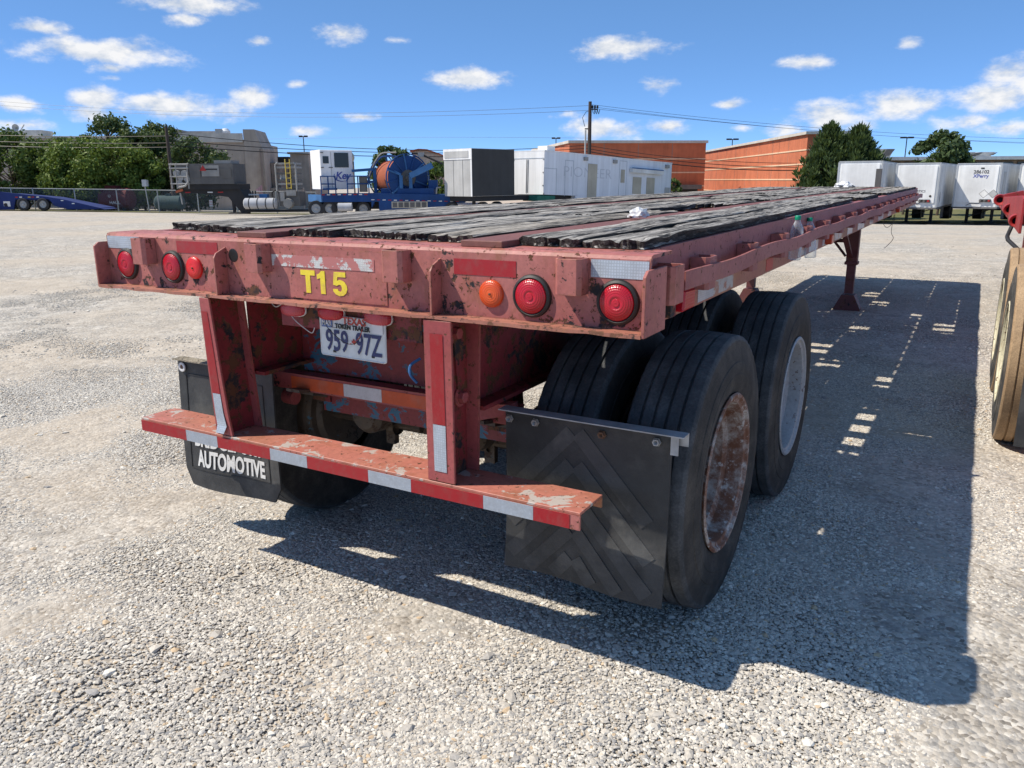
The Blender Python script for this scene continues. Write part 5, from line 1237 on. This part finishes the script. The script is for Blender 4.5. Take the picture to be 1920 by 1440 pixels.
for py_ in (304, 311, 322, 334, 341, 350): B('rack_shelf', 'machine_light' if py_ in (304, 311, 341) else 'machine_grey', EQ, (X(520), X(556), .25, 1.6, Z(py_)-.12, Z(py_)))
for px_ in (526, 531, 535, 553): MB().tube([(X(px_), .5, Z(334)), (X(px_), .5, Z(322))], .09, 8).build('cylinder', 'galv_far', EQ)
for px_ in (539.5, 548): MB().tube([(X(px_), .05, Z(352)), (X(px_), .05, Z(298))], .035, 6).build('ladder_rail', 'ladder_yellow', EQ)
for k in range(6): MB().tube([(X(539.5), .05, Z(350-9*k)), (X(548), .05, Z(350-9*k))], .03, 6).build('ladder_rung', 'ladder_yellow', EQ)

# blue reel trailer
kp = spot(562, 48); KY = thing('reel_trailer', 'blue coil reel trailer with white operator cabin', 'trailer', kp, VY+.02); u = 48/FPX
GZ = 401; Z = lambda py: (GZ-py)*u; X = lambda px: (px-562)*u
B('deck', 'rig_blue', KY, (X(600), X(694), .0, 2.6, Z(374), Z(359))); 
MB().prism([(X(562), 1.9), (X(602), -.02), (X(602), 1.0), (X(562), 2.5)], 'z', Z(374), Z(361)).build('rear_beam', 'rig_blue_light', KY)
MB().prism([(X(694), Z(385)), (X(694), Z(358)), (X(830), Z(362)), (X(870), Z(369)), (X(870), Z(377)), (X(842), Z(378)), (X(840), Z(388)), (X(716), Z(390)), (X(716), Z(398)), (X(708), Z(398)), (X(708), Z(374)), (X(700), Z(374))], 'y', -.06, 2.5).build('main_frame', 'rig_blue', KY)
B('grille_frame', 'pioneer_patch', KY, (X(732), X(800), -.09, -.062, Z(386), Z(374)))
for k in range(6): B('grille', 'machine_grey', KY, (X(734+k*11), X(742.5+k*11), -.10, -.091, Z(384.5), Z(375.5)))
for k in range(9): B('reflective_tape', 'white_trim' if k % 2 else 'sign_red', KY, (X(601+k*10), X(607+k*10), -.02, -.003, Z(361.5), Z(359.5)))
for k in range(16): B('reflective_tape', 'white_trim' if k % 2 == 0 else 'sign_red', KY, (X(694+k*10.6), X(700+k*10.6), -.078, -.062, Z(371+k*.28), Z(369.6+k*.28)))
for px_ in (586, 612, 630): far_wheel(KY, X(px_), .35, .48, .48)
far_wheel(KY, X(846), -.12, Z(388), .42); far_wheel(KY, X(676), .35, .45, .45)
MB().lathe([(X(630), .001), (X(631), .26), (X(657), .26), (X(658), .001)], 'x', (0, .0, Z(383.5)), 18).build('fuel_tank', 'tank_silver', KY, smooth=True, angle=40)
B('chassis', 'machine_dark', KY, (X(580), X(716), .5, 2.0, Z(388), Z(375)))
# cabin, turned so that its side catches the sun
cw = link('cabin', MB().box(0, 2.05, 0, 1.9, 0, Z(278)-Z(350)).mesh('cabin', 'cabin_white', bevel=.03), KY); cw.location = (X(602), .05, Z(351)); cw.rotation_euler = (0, 0, R(30))
hc = Z(278)-Z(350)
for (nm, mat_, bx_) in (('side_window', 'dark_glass', (.88, 1.78, -.03, -.005, hc*.56, hc*.93)), ('door_window', 'dark_glass', (.16, .52, -.03, -.005, hc*.66, hc*.84)), ('door_seam', 'machine_light', (.66, .68, -.012, -.003, .1, hc*.95)), ('latch', 'machine_dark', (.50, .75, -.05, -.005, hc*.55, hc*.565)), ('hinge', 'machine_grey', (.02, .2, -.04, -.004, hc*.92, hc*.94)), ('hinge', 'machine_grey', (.02, .2, -.04, -.004, hc*.55, hc*.57))):
    B(nm, mat_, cw, bx_)
text_on('lettering', 'Key', .60, 'key_blue', cw, Matrix.Translation((1.40, -.012, hc*.345)) @ Matrix.Rotation(R(90), 4, 'X') @ Matrix(((1, .25, 0, 0), (0, 1, 0, 0), (0, 0, 1, 0), (0, 0, 0, 1))), extrude=.004, bold=.016)
sw = []
for k in range(13):
    a_ = R(150+k*12); sw.append((1.30+.50*math.cos(a_), -.012, hc*.335+.30*math.sin(a_)))
MB().tube(sw, [.012+.022*math.sin(math.pi*k/12) for k in range(13)], 6).build('swoosh', 'key_blue', cw)
# rails
def rail_set(px0_, px1_, yy):
    for p_ in (px0_, (px0_+px1_)/2, px1_): MB().tube([(X(p_), yy, Z(360)), (X(p_), yy, Z(326))], .04, 6).build('hand_rail', 'rig_blue', KY)
    for q in (327, 341): MB().tube([(X(px0_), yy, Z(q)), (X(px1_), yy, Z(q))], .04, 6).build('hand_rail', 'rig_blue', KY)
rail_set(601, 628, .0); rail_set(650, 690, .05)
B('step', 'rig_blue', KY, (X(604), X(628), -.05, .5, Z(352), Z(349)))
MB().beam((X(655), 1.0, Z(317)), (X(699), 1.0, Z(314)), .15, .16).beam((X(698), 1.0, Z(313)), (X(699), 1.0, Z(360)), .15, .18).beam((X(684), .9, Z(338)), (X(699), .9, Z(337)), .12, .14).build('frame_arm', 'rig_blue_light', KY)
B('control_panel', 'machine_grey', KY, (X(672), X(686), .1, .4, Z(356), Z(326)))
# reel
rl = link('reel', MB().lathe([(-1.4, 1.05), (1.4, 1.05)], 'y', (0, 0, 0), 40).mesh('reel', 'reel_orange', smooth=True, angle=40), KY); rl.location = (X(741), 1.75, Z(331)); rl.rotation_euler = (0, 0, R(30))
for yy in (-1.4, 1.4):
    MB().lathe([(yy-.04, 1.46), (yy-.04, 1.40), (yy+.04, 1.40), (yy+.04, 1.46)], 'y', (0, 0, 0), 48, closed=True).build('flange_ring', 'rig_blue', rl)
    MB().lathe([(yy-.03, 1.34 if yy < 0 else 1.1), (yy-.03, .001)], 'y', (0, 0, 0), 40).build('flange_disc', 'rig_blue' if yy < 0 else 'reel_orange', rl)
    for k in range(12):
        a_ = R(30*k+10); MB().beam((.5*math.cos(a_), yy-.05, .5*math.sin(a_)), (1.43*math.cos(a_), yy-.05, 1.43*math.sin(a_)), .09, .07, up=(0, 1, 0)).build('spoke', 'rig_blue_light' if k % 2 else 'rig_blue', rl)
MB().lathe([(-1.6, .001), (-1.6, .2), (-1.45, .25), (-1.45, .5)], 'y', (0, 0, 0), 20).build('hub', 'machine_grey', rl)
B('reel_cradle', 'rig_blue', KY, (X(712), X(812), .1, 2.4, Z(360)-.1, Z(350)))
for px_ in (751, 769): MB().beam((X(px_), .12, Z(350)), (X(px_), .12, Z(326)), .16, .2).build('cradle_post', 'rig_blue_light', KY)
MB().beam((X(751), .12, Z(325)), (X(728), .12, Z(313)), .10, .14).build('cradle_strut', 'rig_blue_light', KY)
MB().beam((X(769), .05, Z(327)), (X(811), -.1, Z(308)), .25, .34).build('level_wind_arm', 'rig_blue_light', KY)
for sgn, zz in ((0, 283), (1, 290)):
    pts = [(X(672+6*k), 2.3-.05*k, Z(352)+(Z(zz)-Z(352))*math.sin(min(1, k/7)*math.pi/2)) for k in range(12)]
    MB().tube(pts, .05, 6).build('hose_guide', 'machine_light' if sgn == 0 else 'rig_blue', KY, smooth=True)
MB().tube([(X(770), 1, Z(285)), (X(785), 1, Z(286)), (X(805), 1, Z(295)), (X(828), 1, Z(305))], .06, 8).build('tubing', 'machine_dark', KY, smooth=True)
B('injector_block', 'machine_light', KY, (X(782), X(793), .9, 1.3, Z(292), Z(284)))
B('winch', 'rig_blue', KY, (X(802), X(818), .3, 1.2, Z(352), Z(335))); MB().tube([(X(817), .0, Z(360)), (X(818), .0, Z(349)), (X(826), .0, Z(348))], .05, 6).build('pipe_stub', 'machine_light', KY)
ds = thing('satellite_dish', 'small tan satellite dish beyond the blue reel trailer', 'dish', spot(664, 60), VY)
MB().tube([(0, 0, 0), (0, 0, zrow(298, 60)-spot(664, 60).z)], .06, 8).build('mast', 'machine_grey', ds); hh_ = zrow(291, 60)-spot(664, 60).z
MB().lathe([(.22, .001), (.16, .22), (.0, .42)], 'x', (-.1, 0, hh_), 18).build('reflector', 'pioneer_patch', ds, smooth=True)

# grey box trailer
c0 = spot(885, 46.5); GB = thing('box_trailer', 'grey box trailer with one side coloured dark for shade between reel trailer and office trailer', 'trailer', c0, VY+R(-44))
u = 46.5/FPX; zb_, zt2 = zrow(363, 46.5)-c0.z, zrow(275.5, 46.5)-c0.z
# local -x face is lit end; local y runs away
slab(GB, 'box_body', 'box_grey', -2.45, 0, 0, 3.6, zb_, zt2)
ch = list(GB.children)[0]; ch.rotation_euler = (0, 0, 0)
B('shaded_side', 'box_grey_shaded', GB, (.003, .03, .02, 3.58, zb_+.02, zt2-.03)); B('top_band', 'cabin_white', GB, (-2.47, .02, -.03, -.004, zt2-.62, zt2-.01)); B('vent_recess', 'box_grey', GB, (-2.35, -.25, -.05, -.031, zt2-.52, zt2-.14))  # shade of the side away from the sun put into its colour
for k in range(1, 3): B('panel_seam', 'machine_light', GB, (-2.45+k*.82, -2.42+k*.82, -.015, -.003, zb_, zt2-.63))
B('corner_post', 'cabin_white', GB, (-.10, .012, -.02, -.003, zb_, zt2-.63)); B('chassis', 'machine_dark', GB, (-2.3, -.1, .2, 9, zb_-.3, zb_-.01))
for k in (0, 1): far_wheel(GB, -.3, 1.0+k*1.2, .5, .5)
B('support_leg', 'machine_dark', GB, (-2.1, -1.95, .4, .55, 0, zb_-.3), (-.45, -.3, .4, .55, 0, zb_-.3))
# office trailer
q0, q1 = spot(1018, 50), spot(1257, 61.5); dv = q1-q0; Lp = math.hypot(dv.x, dv.y); ang = math.atan2(dv.y, dv.x)
OF = thing('office_trailer', 'long white office trailer with side door, awning and two windows', 'trailer', q0, ang)
OF.rotation_euler = (0, -math.asin(dv.z/Lp), ang)
zo = zrow(360, 50)-q0.z; zt3 = zrow(281, 50)-q0.z
B('body', 'pioneer_blue', OF, (0, Lp, 0, 2.6, zo, zt3)); B('lower_body', 'pioneer_blue', OF, (3.4, Lp-.01, .004, 2.59, zo-.75, zo-.004))
def fp(px):   # position along the side for an image column
    b_ = pray(px, 335); M_ = np.array([[b_.x, -dv.x/Lp], [b_.y, -dv.y/Lp]]); s_ = np.linalg.solve(M_, np.array([q0.x-CAM.x, q0.y-CAM.y])); return float(s_[1])
hz = zt3-zo
B('roof_edge', 'cabin_white', OF, (-.02, Lp+.02, -.03, 2.62, zt3+.003, zt3+.06)); B('rear_cap', 'cabin_white', OF, (-.012, -.002, .0, 2.6, zo, zt3))
for yy in (1.30, 1.42): B('door_rod', 'machine_light', OF, (-.05, -.013, yy, yy+.03, zo+.1, zt3-.5))
B('rear_header', 'pioneer_trim', OF, (-.03, -.013, .05, 2.55, zt3-.45, zt3-.40))
for zz in (.2, .5, .8):
    for yy in (.0, 2.5): B('hinge', 'machine_light', OF, (-.04, -.013, yy, yy+.1, zo+hz*zz, zo+hz*zz+.06))
for a_, b_, z0_, z1_, mm in ((1100, 1117, -.30, .80, 'pioneer_patch'), (1185, 1201, .10, .55, 'pioneer_patch'), (1211, 1226, .10, .56, 'pioneer_patch'), (1162, 1169, .38, .72, 'pioneer_patch'), (1160, 1167, -.3, -.05, 'pioneer_patch'), (1246, 1255, -.45, .32, 'box_grey')):
    B('window' if z0_ > 0 else 'side_panel', mm, OF, (fp(a_), fp(b_), -.03, -.003, zo+hz*z0_, zo+hz*z1_))
for a_, b_, z0_, z1_ in ((1159, 1173, -.2, .95), (1057, 1073, -.02, .84), (1017.5, 1042, .02, .62)):
    x0_, x1_ = fp(a_), fp(b_); zA, zB = zo+hz*z0_, zo+hz*z1_
    B('door_outline', 'pioneer_trim', OF, (x0_, x0_+.05, -.012, -.003, zA, zB), (x1_-.05, x1_, -.012, -.003, zA, zB), (x0_+.05, x1_-.05, -.012, -.003, zB-.05, zB))
for px_ in (1094, 1149, 1247): B('floodlight', 'machine_light', OF, (fp(px_-3), fp(px_+3), -.14, -.004, zo+hz*.86, zo+hz*.95))
B('awning', 'white_trim', OF, (fp(1178), fp(1237), -.28, -.032, zo+hz*.66, zo+hz*.78)); B('awning_edge', 'rig_blue_light', OF, (fp(1177), fp(1236), -.30, -.281, zo+hz*.765, zo+hz*.79))
text_on('faded_lettering', 'PIONEER', .95, 'pioneer_text', OF, Matrix.Translation((fp(1101), -.006, zo+hz*.56)) @ Matrix.Rotation(R(90), 4, 'X'), extrude=.002, bold=-.012, sx=1.5)
B('chassis', 'machine_dark', OF, (.2, 3.3, .3, 2.3, zo-.35, zo-.005)); B('generator', 'green_metal', OF, (-.6, 1.2, .0, 1.2, zo-.42, zo-.06)); B('ac_unit', 'white_trim', OF, (1.0, 1.8, .6, 1.4, zt3+.07, zt3+.4))
B('fender', 'machine_dark', OF, (-1.5, 3.2, .2, 2.4, zo-1.3, zo-.75)); B('marker_strip', 'sign_red', OF, (1.5, 3.2, .15, .19, zo-.5, zo-.44)); B('corner_marker', 'machine_light', OF, (-.05, .05, -.02, -.003, zo, zo+.1))
wb_ = thing('white_cabinet', 'small white cabinet beside the loading door', 'cabinet', spot(1258, 84), VY); B('cabinet_body', 'white_trim', wb_, (0, .75, 0, .7, 0, 2.0)); B('cabinet_top', 'roof_trim', wb_, (-.04, .79, -.04, .74, 2.003, 2.06))

# parked van trailers
def van(px0_, px1_, pyt, t0, yaw_deg, label, marks):
    p = spot((px0_+px1_)/2, t0); root = thing('van_trailer', label, 'trailer', p, R(yaw_deg), 'white van trailers parked in a row')
    z0_ = zrow(388, t0)-p.z; z1_ = zrow(pyt, t0)-p.z; wd = 2.55/2
    B('box_body', 'van_white', root, (-wd, wd, 0, 12, z0_, z1_))
    B('roof_rail', 'van_grey', root, (-wd-.02, wd+.02, -.03, 12, z1_+.003, z1_+.07)); B('base_rail', 'machine_grey', root, (-wd-.01, wd+.01, -.02, 12, z0_-.12, z0_-.003))
    for s in (-1, 1): B('corner_post', 'van_grey', root, (s*wd-.07, s*wd+.03, -.025, .05, z0_, z1_))
    for k in range(1, 22): B('side_rib', 'van_white', root, (wd+.003, wd+.03, k*.53, k*.53+.12, z0_+.05, z1_-.05))
    B('nose_panel', 'van_white', root, (-wd*.88, wd*.88, -.05, -.004, z0_+.28, z1_-.12))
    B('gladhand_box', 'machine_dark', root, (.25, .9, -.12, -.051, z0_+.32, z0_+.5)); 
    for xx in (.3, .55, .8): MB().lathe([(-.16, .001), (-.16, .07), (-.121, .07)], 'y', (xx, 0, z0_+.41), 10).build('gladhand', 'sign_red' if xx == .8 else 'machine_grey', root)
    MB().tube([(-.5, -.08, z0_+.1), (-.2, -.12, z0_+.25), (.2, -.12, z0_+.2), (.3, -.1, z0_+.32)], .02, 6).build('air_hose', 'machine_dark', root, smooth=True)
    for s in (-1, 1):
        MB().box(s*.75-.09, s*.75+.09, 2.6, 2.8, .05, z0_-.12).box(s*.75-.22, s*.75+.22, 2.5, 2.9, 0, .05).build('landing_leg', 'machine_dark', root)
        for yy in (9.2, 10.5): MB().lathe([(s*.65, .001), (s*.65, .5), (s*1.25, .5), (s*1.25, .3), (s*1.15, .001)], 'x', (0, yy, .5), 18).build('wheel', 'dark_steel', root, smooth=True, angle=40)
    MB().beam((-.7, 2.7, .4), (.7, 2.7, z0_-.2), .06, .06).build('cross_brace', 'machine_dark', root)
    B('skirt_panel', 'machine_grey', root, (wd-.05, wd, 3.2, 4.6, .3, z0_-.13)); B('bogie_beam', 'machine_dark', root, (-.6, .6, 8.2, 11.5, .7, z0_-.13))
    for m_ in marks: m_(root, wd, z0_, z1_)
    return root
def mark_diamond(root, wd, z0_, z1_):
    for xx in (.45, .98):
        MB().prism([(xx-.26, z0_+.85), (xx, z0_+.6), (xx+.26, z0_+.85), (xx, z0_+1.1)], 'y', -.062, -.051).build('placard_holder', 'galv_far' if xx > .5 else 'white_trim', root)
        MB().prism([(xx-.29, z0_+.85), (xx, z0_+.57), (xx+.29, z0_+.85), (xx, z0_+1.13)], 'y', -.0505, -.0502).build('placard_edge', 'machine_grey', root)
def mark_id(root, wd, z0_, z1_):
    text_on('unit_number', '286102', .30, 'black_text', root, Matrix.Translation((.15, -.055, z1_-.50)) @ Matrix.Rotation(R(90), 4, 'X'), extrude=.002, bold=.006)
    text_on('company_name', 'XPerry', .30, 'key_blue', root, Matrix.Translation((.15, -.055, z1_-.76)) @ Matrix.Rotation(R(90), 4, 'X'), extrude=.002, bold=.008)
    B('marker_lamp', 'machine_dark', root, (.1, .3, -.07, -.051, z1_-.3, z1_-.22))
    B('data_plate', 'galv_far', root, (wd+.031, wd+.04, 1.2, 2.6, z0_+.5, z1_-.5))
def mark_tics(root, wd, z0_, z1_):
    text_on('company_name', 'LOGISTICS', .20, 'black_text', root, Matrix.Translation((.1, -.055, z0_+1.02)) @ Matrix.Rotation(R(90), 4, 'X'), extrude=.002, bold=.001)
    MB().lathe([(-.07, .001), (-.07, .07), (-.051, .07)], 'y', (.88, 0, z0_+.72), 12).build('port', 'machine_dark', root)
    MB().prism([(1.0, z0_+.6), (1.3, z0_+.25), (1.6, z0_+.6), (1.3, z0_+1.0)], 'x', wd+.031, wd+.04).build('placard_holder', 'van_grey', root)
van(1575, 1648, 305, 50.5, 0, 'plain white van trailer, leftmost of the parked row', [])
van(1683, 1757, 309, 51.5, -4, 'white van trailer with a small dark port, second of the parked row', [mark_tics])
van(1796, 1872, 310, 52, -7.5, 'white van trailer with diamond placards and unit number on its nose', [mark_diamond, mark_id])
van(1915, 1992, 311, 53, -9, 'white van trailer cut off by the right edge behind the red one', [])
st_ = thing('exhaust_stack', 'short dark post standing above the far deck end', 'post', (.60, 11.72, 1.44), 0); B('post_shaft', 'machine_grey', st_, (-.04, .04, -.04, .04, 0, .30)); B('post_foot', 'machine_grey', st_, (-.08, .08, -.08, .08, -.01, 0))
